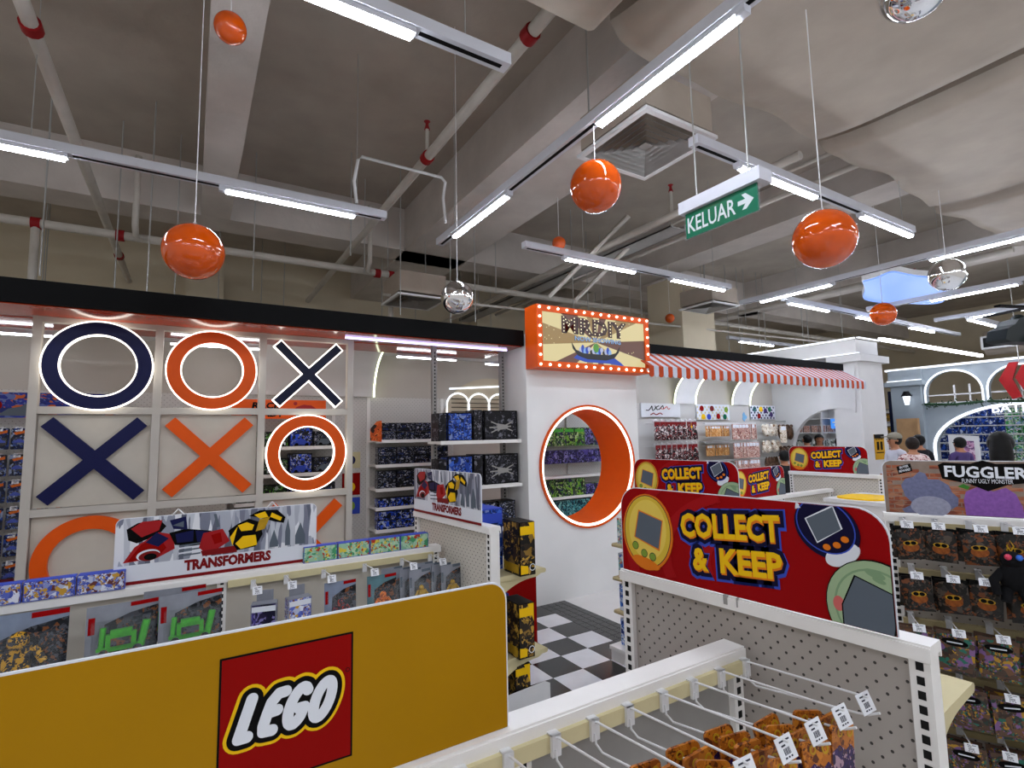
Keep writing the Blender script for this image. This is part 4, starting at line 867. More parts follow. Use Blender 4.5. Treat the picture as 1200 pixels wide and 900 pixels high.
# ---- boxes on the end rack's shelves (dark gold robot boxes, blue ones behind)
for (z, lv, yy) in ((1.0, 'top', 0), (.47, 'middle', .03), (.13, 'bottom', .09)):
    h = .345 if z > .2 else .28
    o = package('toy_box', 'black and gold toy box at the front of the %s tan shelf' % lv, 'box', (1.925, 3.08 + yy, z), (.12, .21, h), 'ptk', 'robot', 'pty', group='boxes on the end rack shelves')
    obj('roundel', MB().ring(FR((.035, -.109, .05), (1, 0, 0), (0, 0, 1)), (0, 0), .018, .023, .0, .001, 24), 'ptw', o, world=False)
    obj('yellow_corner', MB().prism([(.01, h - .005), (.056, h - .005), (.056, h - .12)], FR((0, -.1075, 0), (1, 0, 0), (0, 0, 1)), 0, .001).prism([(-.056, .012), (.0, .012), (.0, .06), (-.056, .07)], FR((0, -.1075, 0), (1, 0, 0), (0, 0, 1)), 0, .0012), 'pty', o, world=False)
    obj('yellow_band', MB().box(-.0625, -.09, .015, -.0612, .09, .07), 'gold', o, world=False)
    for q, (dy, m) in enumerate(((.25, 'blue'), (.49, 'blue'), (.73, 'robot'))):
        package('toy_box', '%s toy box, %s behind the front one on the %s tan shelf' % ('dark gold' if m == 'robot' else 'blue', ORD[q], lv), 'box', (1.80 if z > .9 else 1.86, 3.08 + yy + dy, z), (.17, .2, h + (.07 if z > .9 and m == 'blue' else 0)), 'ptk' if m == 'robot' else 'ptb', m, 'ptb' if m == 'blue' else 'pty', group='boxes on the end rack shelves')

package('red_crate', 'red carton standing behind the end rack shelves', 'box', (2.62, 4.3, 0), (.34, .25, .62), 'lred', 'lred', group=None)
cdp = thing('shelf_divider', 'white card strip standing in front of the lowest gold box', 'card', (1.95, 3.05, .13), 0, based=True)
obj('card_sheet', MB().prism([(1.72, .13), (2.13, .13), (2.13, .25), (2.09, .27), (1.72, .25)], FR((0, 3.05, 0), (1, 0, 0), (0, 0, 1)), 0, .004), 'white', cdp)

# ---- behind the front rack: row of boxes on its rear shelf
for k in range(12):
    x = -.2 + .155 * k; m = 'dred' if k >= 8 else 'pinkd'
    package('gift_box', '%s box, %s from the left on the shelf behind the front rack' % ('dark red' if k >= 8 else 'pink and grey', ORD[k]), 'box', (x + .08, 1.52, .885), (.15, .14, .055 if k < 8 else .075), 'redd' if k >= 8 else 'pinkd', m, group='boxes on the rear shelf of the front rack')
# ---- stationery rack
for (z, h, m, lv) in ((.97, .22, 'paper', 'top'), (.69, .2, 'paper', 'second'), (.415, .22, 'blueb', 'third'), (.13, .22, 'blueb', 'lowest')):
    for k in range(4):
        package('stationery_box', '%s packet, %s from the far end on the %s shelf of the stationery rack' % ('blue' if m == 'blueb' else 'pale printed', ORD[k], lv), 'box', (3.25, 3.44 - .13 * k, z), (.1, .12, h), 'ptw', m, group='packets on the stationery rack', rz=R(-90) if k % 2 else R(-88))

# ---- top of the rear-left rack
for k in range(7):
    x = -1.44 + .212 * k
    if x > -.2: continue
    package('figure_box', 'blue box of small figures, %s from the left on top of the second rack' % ORD[k], 'box', (x, 3.66, 1.127), (.205, .07, .10), 'ptb', 'heroes', group='figure boxes left of the wide header board')
for k in range(4):
    x = .75 + .215 * k
    package('creature_box', 'pastel green and yellow box, %s right of the wide header board' % ORD[k], 'box', (x, 3.675, 1.127), (.21, .07, .10), 'ptb', 'dino', group='pastel boxes on the second rack')
# ---- cards hanging on the second rack
th = mk_hook(.24, .05, .045, rise=.01, lower=False)
def blister(name, label, p, size, m_card, m_toy, toy='truck', rz=0, strip='ptr', group=None, tilt=0):
    w_, h_ = size
    t = thing(name, label, 'toy pack', p, rz, group, based=False); t.rotation_euler = (R(tilt), 0, rz)
    obj('backing_card', MB().prism([(-w_ / 2, -h_), (w_ / 2, -h_), (w_ / 2, 0), (-w_ / 2, 0)], FL, -.002, 0), m_card, t, world=False)
    obj('title_strip', MB().prism([(.1 * w_, -.09 * h_), (w_ / 2, -.075 * h_), (w_ / 2, 0), (.1 * w_, -.015 * h_)], FL, .0, .001).prism([(-w_ * .47, -.5 * h_), (-w_ * .38, -.5 * h_), (-w_ * .38, -.2 * h_), (-w_ * .47, -.2 * h_)], FL, .0, .001), strip, t, world=False)
    obj('dark_art', MB().prism([(-w_ * .3, -h_), (w_ / 2, -h_), (w_ / 2, -.12 * h_), (w_ * .1, -.2 * h_), (-w_ * .25, -.35 * h_)], FL, .0, .0006), 'mecha', t, world=False)
    a = MB(); s = w_
    if toy == 'truck':
        z0 = -h_ * .92
        a.box(-.22 * s, -.05, z0 + .1 * s, .2 * s, -.01, z0 + .36 * s).box(-.16 * s, -.055, z0 + .36 * s, .14 * s, -.012, z0 + .42 * s).tube([(-.28 * s, -.03, z0 + .12 * s), (-.26 * s, -.03, z0 + .48 * s)], .022 * s * 2, 6).tube([(.26 * s, -.03, z0 + .1 * s), (.34 * s, -.03, z0 + .5 * s)], .03 * s * 2, 6).box(-.34 * s, -.05, z0 + .12 * s, .3 * s, -.03, z0 + .17 * s)
        obj('toy_body', a, m_toy, t, world=False)
        b = MB().box(-.15 * s, -.058, z0 + .18 * s, .13 * s, -.05, z0 + .3 * s)
        for x in (-.24, .22): b.tube([(x * s, -.06, z0 + .08 * s), (x * s, -.01, z0 + .08 * s)], .07 * s, 12)
        obj('wheels_and_grille', b, 'mecha', t, world=False)
    else:
        z0 = -h_ * .8
        a.ball((0, -.022, z0 + .42 * s), .12 * s, 10).box(-.14 * s, -.035, z0 + .05 * s, .14 * s, -.01, z0 + .34 * s)
        for sx in (-1, 1): a.tube([(sx * .16 * s, -.02, z0 + .32 * s), (sx * .28 * s, -.025, z0 + .12 * s)], .05 * s, 6).tube([(sx * .08 * s, -.02, z0 + .06 * s), (sx * .12 * s, -.02, z0 - .12 * s)], .055 * s, 6)
        obj('toy_figure', a, m_toy, t, world=False)
    e = .08 * s; obj('clear_blister', MB().box(-w_ / 2 + e, -.062, -h_ + .01, w_ / 2 - e * .6, -.0, -h_ * .28), 'clear', t, world=False)
    return t
MT['figdark'] = MT['mecha']; MT['figor'] = pmat('orange_figure', ['#d8681c', '#e88a2c', '#8a3a10', '#d8681c'], 60); MT['figred'] = pmat('red_figure', ['#a8281c', '#1c1c24', '#3a4458', '#c83a24', '#141418'], 60); MT['figyel'] = pmat('yellow_black_figure', ['#c8961c', '#141414', '#3a3a40', '#c8961c', '#1c1c20'], 45); MT['cardg'] = mat('grey_backing', '#8c8f98', .4, gs=14, grain=.08); MT['cardb'] = mat('blue_grey_backing', '#7f8ba0', .3, gs=14, grain=.1); MT['cardt'] = mat('teal_backing', '#5a7f88', .3, gs=14, grain=.15)
g_ = 'carded toys on the second rack'
blister('carded_toy', 'large pack with yellow and black machine figure at the left edge', (-.66, 3.46, 1.115), (.36, .34), 'cardb', 'figyel', 'figure', R(-3), group=g_, tilt=-4)
blister('carded_toy', 'pack with dark machine figure cut by the left edge', (-1.03, 3.50, 1.11), (.34, .34), 'cardb', 'figred', 'figure', R(4), group=g_)
blister('carded_toy', 'lime green truck pack, leftmost of the three green ones', (-.265, 3.46, 1.095), (.30, .27), 'cardg', 'lime', rz=R(3), group=g_, tilt=-4)
blister('carded_toy', 'lime green truck pack half hidden behind its right neighbour', (-.04, 3.53, 1.115), (.29, .27), 'cardg', 'lime', rz=R(-2), group=g_)
blister('carded_toy', 'lime green truck pack, rightmost of the three green ones', (.035, 3.42, 1.105), (.29, .27), 'cardg', 'lime', rz=R(2), group=g_, tilt=-4)
TX = [.355, .54, .765, 1.03, 1.29, 1.50]
for i, x in enumerate(TX): dup(th, (x, 3.62, 1.075), 0, '%s short hook from the left on the second rack, with a price tag' % ORD[i], 'short hooks on the second rack')
for i, (x, lb) in enumerate(((.40, 'grey and purple boxed figure on the first short hook from the left'), (.585, 'grey and blue boxed figure on the second short hook from the left'))):
    o = package('boxed_figure', lb, 'toy pack', (x, 3.44, .80), (.135, .07, .185), 'cardg', 'heroes' if i else 'violet', 'ptw', rz=R(-12 + 20 * i), group='boxed figures on short hooks')
    obj('hang_flap', MB().prism([(-.045, .183), (.045, .183), (.045, .245), (-.045, .245)], FR((0, .03, 0), (1, 0, 0), (0, 0, 1)), -.001, .001), 'cardg', o, world=False)
blister('carded_toy', 'pack with red figure on the third short hook', (.82, 3.40, 1.045), (.19, .25), 'cardb', 'figred', 'figure', group=g_, tilt=-3)
blister('carded_toy', 'pack with orange figure on the fourth short hook', (1.08, 3.40, 1.045), (.19, .25), 'cardt', 'figor', 'figure', group=g_, tilt=-3)
for j, x in enumerate((1.33, 1.555)):
    for k in range(4):
        blister('carded_toy', 'silver pack with gold figure, %s from the front on the %s short hook' % (ORD[k], ORD[4 + j]), (x - .045 * k, 3.38 + .055 * k, 1.045), (.15, .22), 'cardg', 'gold' if not k else 'mecha', 'figure', R(3), strip='ptgr', group=g_, tilt=-3)

# ---- shelf units in the toy room
def shelves(name, label, x0, x1, yf, yb, zs, m='rackw', brackets=True, back=True, h=2.44):
    t = thing(name, label, 'shelf', ((x0 + x1) / 2, (yf + yb) / 2, 0), group='wall shelving')
    for x in (x0, x1): obj('upright', MB().box(x - .02, yb - .05, 0, x + .02, yb, h), m, t)
    if back: obj('back_panel', MB().box(x0, yb - .012, 0, x1, yb, h), 'pegw', t)
    for z in zs: s_ = obj('shelf', MB().box(x0, yf, z - .025, x1, yb - .012, z).box(x0 - .0, yf - .008, z - .035, x1, yf, z + .004), m, t)
    return t
BK = shelves('wall_shelving', 'white wall shelves of black toy boxes left of the slotted post', 1.93, 2.95, 6.33, 6.7, [1.89, 1.59, 1.30, 1.075, .81, .5])
for z, m, rows in ((1.89, 'carb', 2), (1.59, 'carb', 2), (1.30, 'carb', 2), (1.075, 'carblue', 1), (.81, 'carblue', 2), (.5, 'blue', 1)):
    for k in range(4):
        for q in range(rows):
            package('car_box', 'black car box, %s from the left, %s layer, shelf at %s height' % (ORD[k], 'upper' if q else 'lower', {1.89: 'highest', 1.59: 'shoulder', 1.3: 'chest', 1.075: 'waist', .81: 'hip', .5: 'knee'}[z]), 'box', (2.08 + .235 * k, 6.42, z + q * .108), (.225, .14, .105), 'ptk', m, group='black boxes on the wall shelves', rz=R(random.uniform(-4, 4)))
o = thing('shelf_sign', 'small orange card standing at the left end of the top wall shelf', 'sign', (1.94, 6.30, 1.89)); obj('sign_card', MB().prism([(1.85, 1.89), (1.99, 1.87), (1.99, 2.13), (1.93, 2.12), (1.85, 2.03)], frY(6.30), 0, .006), 'racing', o)
# shelves hooked to the slotted posts
PS = thing('post_shelves', 'white shelves hooked on the slotted posts beside the white pillar', 'shelf', (2.78, 5.3, 0))
for z in (1.87, 1.375, .9, .45): obj('shelf', MB().box(2.25, 5.12, z - .03, 3.26, 5.47, z).box(2.25, 5.112, z - .035, 3.26, 5.12, z + .003), 'rackw', PS)
def pst(x, z, w_, h_, m, lb, d=.2): return package('model_box', lb, 'box', (x, 5.30, z), (w_, d, h_), 'ptk', m, group='black boxes on the post shelves')
def lines_art(o, w_, h_):
    a = MB(); y = -.1025
    f_ = FR((0, y, 0), (1, 0, 0), (0, 0, 1))
    for (x0, z0, x1, z1) in ((-.3, .25, .35, .62), (-.3, .62, .35, .3), (-.1, .3, .1, .5), (-.35, .42, .3, .46)):
        d = Vector((x1 - x0, z1 - z0)).normalized() * .0; nn_ = .022
        a.prism([(x0 * w_, (z0 - nn_) * h_), (x1 * w_, (z1 - nn_) * h_), (x1 * w_, (z1 + nn_) * h_), (x0 * w_, (z0 + nn_) * h_)], f_, 0, .0015)
    a.prism([(-.12 * w_, .33 * h_), (.2 * w_, .38 * h_), (.2 * w_, .5 * h_), (-.12 * w_, .56 * h_)], f_, 0, .002)
    obj('starship_art', a, MT['grey'], o, world=False)
for z, lv in ((1.87, 'upper'), (1.375, 'lower')):
    o = pst(3.04, z, .44, .335, 'space', 'wide black starship box on the %s post shelf' % lv); lines_art(o, .44, .335)
    pst(2.52, z, .30, .31 if z > 1.5 else .33, 'blue', 'dark blue box in the middle of the %s post shelf' % lv); pst(2.31, z, .09, .30, 'space', 'narrow black box at the left end of the %s post shelf' % lv)
    pst(2.74, z, .11, .34, 'space', 'black box standing between blue box and starship box, %s post shelf' % lv)
for z, lv in ((1.375, 'behind'), (.9, 'third'), (.45, 'bottom')):
    for k in range(4):
        if z > 1: continue
        pst(2.38 + .24 * k, z, .22, .28, 'carb' if z > .6 else 'space', 'black box, %s from the left on the %s post shelf' % (ORD[k], lv))
# car shelves behind the orange ring, racing banners
CS = shelves('wall_shelving', 'white wall shelves of toy cars seen through the lit orange ring', .42, 1.50, 6.33, 6.7, [1.84, 1.54, 1.25, .95, .65])
for z, ml in ((1.84, 'highest'), (1.54, 'middle'), (1.25, 'third'), (.95, 'fourth'), (.65, 'lowest')):
    for k in range(4):
        m = ('carg', 'carg', 'carblue', 'carb')[k]
        package('car_box', '%s toy car box, %s from the left on the %s shelf behind the orange ring' % ('blue' if m == 'carblue' else 'dark', ORD[k], ml), 'box', (.56 + .26 * k, 6.45, z), (.245, .16, .22 if k == 2 else .17), 'ptk', m, group='car boxes behind the orange ring')
        o = thing('toy_car', '%s toy car standing in front of its box, %s on the %s ring shelf' % (('green', 'white', 'blue', 'dark')[k], ORD[k], ml), 'toy car', (.56 + .26 * k, 6.355, z), group='toy cars behind the orange ring')
        x = .56 + .26 * k; c = ('lime', 'ptw', 'ptb', 'ptgr')[k]
        obj('car_body', MB().prism([(x - .09, z + .02), (x + .09, z + .02), (x + .088, z + .05), (x + .05, z + .058), (x + .02, z + .085), (x - .04, z + .085), (x - .065, z + .06), (x - .09, z + .05)], frY(6.355), -.025, .022), c, o)
        for dx in (-.055, .055): obj('wheel', MB().tube([(x + dx, 6.33, z + .02), (x + dx, 6.378, z + .02)], .02, 12), 'black', o)
def banner(name, label, x0, x1, z0, z1, y, m, body=None, tm='ptk', tx=0, tw=.3, th_=.08, tz=.07):
    t = thing(name, label, 'banner', ((x0 + x1) / 2, y, z0), group='printed banners above the wall shelves')
    obj('banner_panel', MB().box(x0, y, z0, x1, y + .01, z1), m, t)
    if y < 6.4: obj('banner_arm', MB().box(x0 + .1, y + .01, z1 - .04, x0 + .12, 6.66, z1 - .02).box(x1 - .12, y + .01, z1 - .04, x1 - .1, 6.66, z1 - .02), 'white', t)
    if body: text(t, body, x0 + tx, z0 + tz, tw, th_, frY(y), .001, tm, bold=.03)
    return t
b = banner('printed_banner', 'orange racing banner behind the top row cross', .36, 1.32, 2.15, 2.36, 6.25, 'orange')
text(b, 'RACE', .55, 2.26, .27, .07, frY(6.25), .001, 'ptk', bold=.04, shear=.2); text(b, 'READY', .55, 2.17, .32, .07, frY(6.25), .001, 'ptk', bold=.04, shear=.2)
obj('car_art', MB().prism([(.95, 2.2), (1.0, 2.28), (1.08, 2.31), (1.16, 2.30), (1.24, 2.25), (1.26, 2.2), (1.2, 2.185), (1.0, 2.185)], frY(6.249), 0, .001).prism(ell(.99, 2.32, .02, .02), frY(6.249), 0, .001), 'red', b); obj('car_wheels', MB().prism(ell(1.02, 2.2, .028, .028), frY(6.248), 0, .001).prism(ell(1.2, 2.2, .028, .028), frY(6.248), 0, .001), 'ptk', b)
b = banner('printed_banner', 'blue racing banner at the left edge behind the navy ring', -2.9, -.62, 2.16, 2.385, 6.25, 'bluebanner')
obj('car_art', MB().prism([(-1.45, 2.18), (-1.38, 2.24), (-1.3, 2.26), (-1.24, 2.30), (-1.18, 2.27), (-1.12, 2.22), (-1.1, 2.17)], frY(6.249), 0, .001).prism([(-.95, 2.18), (-.9, 2.27), (-.82, 2.30), (-.76, 2.24), (-.7, 2.18)], frY(6.249), 0, .001), 'ptgr', b)
obj('flame_art', MB().ring(frY(6.249), (-1.47, 2.27), .028, .05, 0, .001, 20).prism([(-1.22, 2.17), (-1.1, 2.22), (-1.05, 2.17)], frY(6.249), 0, .001), 'lred', b)
# carded small cars left
CP = thing('peg_wall', 'perforated wall panel with columns of carded toy cars at the left edge', 'panel', (-1.7, 6.5, 0)); obj('panel_sheet', MB().box(-3, 6.5, .1, .36, 6.52, 2.16), 'pegw', CP)
MT['hc'] = mat('orange_card_logo', '#d86a1c', .4)
hp = thing('carded_car', 'x', 'toy car', (0, 0, -50), 0, 'x', based=False)
obj('backing_card', MB().prism(rrect(-.060, -.19, .060, 0, .01), FL, -.001, .001), 'hotw', hp, world=False); obj('card_logo', MB().prism([(-.045, -.04), (.045, -.015), (.045, -.04), (-.03, -.06)], FL, .001, .002), 'hc', hp, world=False)
obj('car_model', MB().prism([(-.035, -.13), (.035, -.13), (.036, -.115), (.02, -.11), (.008, -.098), (-.015, -.098), (-.025, -.11), (-.036, -.115)], FL, .004, .03), 'ptb', hp, world=False)
obj('blister_shell', MB().box(-.042, -.034, -.15, .042, -.001, -.085), 'clear', hp, world=False)
ph = mk_hook(.12, .05, .04, rise=.0, lower=False)
for r in range(6):
    for c in range(6):
        x = -1.72 + .132 * c; z = 2.13 - .235 * r
        dup(ph, (x, 6.49, z - .055), 0, '%s peg from the left in the %s row of carded cars' % (ORD[c], ORD[r]), 'pegs of the carded cars')
        dup(hp, (x + .01, 6.375, z - .06), 0, 'carded toy car, %s column from the left, %s row down' % (ORD[c], ORD[r]), 'carded toy cars at the left', rot=(0, 0, R(random.uniform(-12, 12))))
LS = shelves('wall_shelving', 'low shelf below the carded cars at the left edge', -3, -.95, 6.2, 6.5, [.62, .34], back=False, h=.7)
for k in range(5): package('toy_box', 'red toy box, %s from the left on the low shelf at the left edge' % ORD[k], 'box', (-2.0 + .24 * k, 6.3, .62), (.22, .14, .13), 'redd', 'dred', group='red boxes at the left edge')
# character cards beside the shelves (plain motifs)
for k, (z, m, m2) in enumerate(((1.55, 'tan', 'navy'), (1.22, 'lred', 'pty'), (.99, 'ptb', 'ptg'))):
    t = thing('picture_card', '%s picture card on the perforated wall right of the orange ring' % ('beige', 'red', 'blue')[k], 'poster', (1.72, 6.649, z), group='picture cards on the wall')
    x = 1.72 - .0; obj('card_sheet', MB().prism([(x - .11, z), (x + .11, z), (x + .11, z + (.2, .27, .2)[k]), (x - .11, z + (.2, .27, .2)[k])], frY(6.655), 0, .006), m, t)
    obj('card_motif', MB().prism(ell(x, z + .1, .05, .055), frY(6.649), 0, .001), m2, t)
obj('wall_panel_perforated', MB().box(-2.9, 6.66, .2, 3.12, 6.69, 2.44), 'pegw')['kind'] = 'structure'
# neon ribs
def rib(x, label, r=.58, col='neong', y0=6.62, z0=2.44):
    t = thing('neon_rib', label, 'lamp', (x, y0, z0), group='curved neon ribs')
    P = [(x, y0 - r * (1 - math.cos(a)), z0 + r * math.sin(a)) for a in [PI / 2 * k / 12 for k in range(13)]]
    obj('neon_line', MB().tube(P, .012, 6), col, t)
    return t
rib(1.99, 'curved neon rib in the toy room left of the slotted post')
for k, x in enumerate((7.58, 8.16, 9.26, 9.84)): rib(x, 'curved neon rib under the awning, %s from the left' % ORD[k])
for a, b in ((7.60, 8.14), (9.28, 9.82), (.5, 1.97)):
    V = []; r = .58
    for k in range(13):
        t_ = PI / 2 * k / 12
        for x in (a, b): V.append((x, 6.62 - r * (1 - math.cos(t_)), 2.44 + r * math.sin(t_)))
    V2 = [(p[0], p[1] + .015, p[2] + .01) for p in V]; n2 = len(V)
    obj('vault_panel', MB().add(V + V2, [(2 * k, 2 * k + 1, 2 * k + 3, 2 * k + 2) for k in range(12)] + [(n2 + 2 * k, n2 + 2 * k + 2, n2 + 2 * k + 3, n2 + 2 * k + 1) for k in range(12)], 0, True), 'wall')['kind'] = 'structure'
# little arched window with neon arches in the toy room
aw2 = thing('arched_niche', 'arched niche with small white neon arches beside the pillar', 'window', (3.3, 6.68, 2.2))
f_ = frY(6.64); obj('niche_panel', MB().prism([(2.98, 2.2)] + [(3.72 - .74 * math.cos(t), 2.2 + .55 * math.sin(t)) for t in [PI * .95 * k / 20 for k in range(1, 16)]] + [(4.2, 2.2)], f_, 0, .01), 'rear', aw2)
for x in (3.18, 3.51, 3.84):
    obj('neon_arch', MB().tube([(x - .17, 6.62, 2.22)] + [(x - .17 * math.cos(t), 6.62, 2.36 + .16 * math.sin(t)) for t in [PI * k / 12 for k in range(13)]] + [(x + .17, 6.62, 2.22)], .012, 6), 'neonw', aw2)
obj('neon_arch', MB().tube([(3.05, 6.62, 2.58), (3.9, 6.62, 2.64)], .012, 6), 'neonw', aw2)
for k in range(4): obj('lattice_bar', MB().box(3.08, 6.62, 2.26 + .06 * k, 3.95, 6.63, 2.268 + .06 * k), 'dark', aw2)

# ---- seen through the round window
TS = shelves('wall_shelving', 'shelves of green and purple toys seen through the round window', 4.45, 5.95, 6.42, 6.7, [1.29, .98, .62], back=True)
for k in range(7):
    package('toy_box', 'green creature toy box, %s from the left through the round window' % ORD[k], 'box', (4.58 + .2 * k, 6.48, 1.62 + .12), (.19, .08, .28), 'turtle', 'turtle' if k < 4 else 'violet', 'lime' if k < 4 else None, group='hanging toy boxes through the round window')
    package('toy_box', 'violet toy box, %s from the left under the green ones' % ORD[k], 'box', (4.62 + .2 * k, 6.44, 1.48), (.19, .09, .20), 'violet', 'violet', group='hanging toy boxes through the round window')
    package('toy_box', 'camouflage green toy box, %s on the chest high shelf through the window' % ORD[k], 'box', (4.58 + .2 * k, 6.52, .98), (.19, .12, .26 if k < 4 else .17), 'turtle', 'turtle' if k < 4 else 'violet', group='boxes through the round window')
    package('toy_box', 'teal toy box, %s on the lower shelf through the window' % ORD[k], 'box', (4.58 + .2 * k, 6.50, .62), (.19, .12, .30), 'teal', 'teal', group='boxes through the round window')
for z in (1.86, 1.68): obj('peg_rail', MB().box(4.45, 6.60, z, 5.95, 6.63, z + .02), 'white', TS)

# ---- awning room: perforated wall, banners, hanging goods
obj('wall_panel_perforated', MB().box(5.1, 6.655, .2, 10.74, 6.69, 2.44), 'pegw')['kind'] = 'structure'
banner('printed_banner', 'white banner with dark and red script above the dark bottles', 6.72, 7.72, 2.19, 2.44, 6.62, 'white')
bb_ = bpy.context.scene.collection.objects[-1] if False else None
b = [o for o in C.objects if o.name.startswith('printed_banner')][-1]
def curl(b, x, z, k, r, m):
    P = [(x + .03 * q + r * math.cos(q * .9 + k), 6.618, z + r * 1.3 * math.sin(q * 1.15 + k)) for q in range(k + 6)]
    obj('script_print', MB().tube(P, .009, 5), m, b)
curl(b, 6.86, 2.35, 4, .035, 'ptk'); curl(b, 7.08, 2.36, 2, .03, 'ptk'); curl(b, 7.22, 2.36, 3, .02, 'ptp'); curl(b, 6.94, 2.25, 5, .012, 'ptr')
b = banner('printed_banner', 'cream harlequin banner with coloured fruit shapes', 8.17, 9.15, 2.14, 2.44, 6.62, 'ptw')
def harl(b, x0, x1, z0, z1, m, fruits):
    mb = MB(); s = .055; f_ = frY(6.619)
    for i in range(int((x1 - x0) / s)):
        for j in range(int((z1 - z0) / s)):
            x = x0 + i * s + s / 2; z = z0 + j * s + s / 2
            if (i + j) % 2 == 0: mb.prism([(x - s / 2, z), (x, z - s / 2), (x + s / 2, z), (x, z + s / 2)], f_, 0, .001)
    obj('diamond_print', mb, m, b)
    for k, (fx, fz, mm) in enumerate(fruits): obj('fruit_print', MB().prism(ell(fx, fz, .06, .055), f_, .001, .002), mm, b)
harl(b, 8.17, 9.15, 2.14, 2.44, 'tan', [(8.32, 2.36, 'lred'), (8.52, 2.2, 'ptb'), (8.62, 2.36, 'redd'), (8.8, 2.21, 'lred'), (9.05, 2.34, 'ptg'), (8.36, 2.2, 'pty'), (9.0, 2.2, 'green')])
b = banner('printed_banner', 'navy and white diamond banner with coloured fruit shapes', 9.84, 10.7, 2.15, 2.44, 6.62, 'ptw')
harl(b, 9.84, 10.7, 2.15, 2.44, 'navy', [(9.98, 2.36, 'teal'), (10.12, 2.22, 'lred'), (10.35, 2.33, 'purple'), (10.55, 2.25, 'purple'), (10.2, 2.36, 'pty'), (10.5, 2.36, 'green')])
# dark bottles
bt = thing('bottle_pack', 'x', 'bottle', (0, 0, -50), 0, 'x', based=False)
obj('bottle_body', MB().tube([(0, 0, -.30), (0, 0, -.29), (0, 0, -.12), (0, 0, -.08), (0, 0, -.03)], [.05, .058, .055, .03, .028], 10), 'lolly', bt, world=False)
obj('hang_card', MB().box(-.06, -.005, -.06, .06, .005, .02), 'redd', bt, world=False); obj('peg_wire', MB().tube([(0, 0, 0), (0, .295, 0)], .003, 5), 'white', bt, world=False)
for r, z in enumerate((2.08, 1.68, 1.28)):
    t = thing('display_rail', 'white display rail above the %s row of dark bottles' % ORD[r], 'rail', (7.3, 6.4, z + .03), group='white display rails'); obj('rail_bar', MB().box(6.75, 6.38, z + .02, 7.85, 6.40, z + .05), 'white', t)
    for k in range(9): obj('rail_clip', MB().ball((6.8 + .125 * k, 6.37, z + .05), .025, 8), 'white', t)
    for k in range(8): dup(bt, (6.82 + .135 * k, 6.36, z), R(random.uniform(-15, 15)), 'dark bottle with red hang card, %s from the left in the %s row' % (ORD[k], ORD[r]), 'dark bottles under the white banner')
# orange and rose packs
def hang(name, label, x, y, z, w_, h_, m, group, rz=0):
    key = ('hang', w_, h_, m)
    if key not in _pk: _pk[key] = (MB().prism(rrect(-w_ / 2, -h_, w_ / 2, 0, min(w_, h_) * .18, 3), FL, -.012, .012).mesh(name, m), MB().prism(rrect(-w_ * .4, -h_ * .25, w_ * .4, -.01, .01, 2), FL, .012, .014).mesh('header_card', 'ptw'))
    a, b_ = _pk[key]; o = bpy.data.objects.new(name, a); C.objects.link(o); o.location = (x, y, z); o.rotation_euler = (0, 0, rz); tagp(o, label, 'pack', group)
    c = bpy.data.objects.new('header_card', b_); C.objects.link(c); c.parent = o
    kp = ('peg', round(y, 2))
    if kp not in _pk: _pk[kp] = MB().tube([(0, -.02, -.012), (0, 6.655 - y, -.012)], .003, 5).mesh('peg_wire', 'white')
    c = bpy.data.objects.new('peg_wire', _pk[kp]); C.objects.link(c); c.parent = o; c.rotation_euler = (0, 0, -rz)
for r, z in enumerate((2.02, 1.66, 1.32)):
    for k in range(8):
        hang('hanging_pack', 'orange brown pack, %s from the left in the %s row under the harlequin banner' % (ORD[k], ORD[r]), 8.22 + .085 * k, 6.45 - .0, z - .0, .075, .20, 'woodp', 'packs under the harlequin banner', R(random.uniform(-30, 30)))
        hang('hanging_pack', 'rose pack, %s from the left in the %s row right of the orange packs' % (ORD[k], ORD[r]), 8.92 + .1 * k, 6.38, z + .03, .09, .30, 'pinkp', 'rose packs under the awning', R(random.uniform(-30, 30)))
    t = thing('display_rail', 'white display rail of the %s row under the harlequin banner' % ORD[r], 'rail', (8.9, 6.4, z + .03), group='white display rails'); obj('rail_bar', MB().box(8.18, 6.46, z + .03, 9.75, 6.48, z + .06), 'white', t); obj('lower_ledge', MB().box(8.18, 6.32, z - .30, 8.85, 6.6, z - .285), 'grey', t)
for k in range(9): hang('hanging_pack', 'green and red striped pack, %s from the left below the rose packs' % ORD[k], 8.75 + .1 * k, 6.36, 1.06, .09, .22, 'tricky2', 'striped packs under the awning', R(random.uniform(-30, 30)))
# slippers and furry bags
def slipper(x, y, z, m, label, rz):
    key = ('slip', m)
    if key not in _pk: _pk[key] = MB().ball((0, 0, -.13), .07, 14, 0, (.8, .5, 1.9)).ball((0, -.03, -.18), .055, 12, 0, (.95, .7, 1.2)).mesh('slipper', m)
    o = bpy.data.objects.new('slipper', _pk[key]); C.objects.link(o); o.location = (x, y, z); o.rotation_euler = (0, R(rz), R(rz)); tagp(o, label, 'slipper', 'slippers hanging under the diamond banner')
    c = bpy.data.objects.new('peg_wire', MB().tube([(0, 0, -.02), (0, 6.655 - y, -.02)], .003, 5).mesh('peg_wire', 'white')); C.objects.link(c); c.parent = o; c.matrix_parent_inverse = Matrix.Rotation(-R(rz), 4, 'Z')
for r, z in enumerate((2.05, 1.72)):
    for k in range(6): slipper(9.92 + .085 * k, 6.42 - .02 * (k % 2), z, 'creamf', 'cream slipper, %s from the left in the %s row' % (ORD[k], ORD[r]), random.uniform(-20, 20))
for k in range(5): slipper(9.98 + .085 * k, 6.42, 1.38, 'fur', 'brown slipper, %s from the left in the lowest row' % ORD[k], random.uniform(-15, 15))
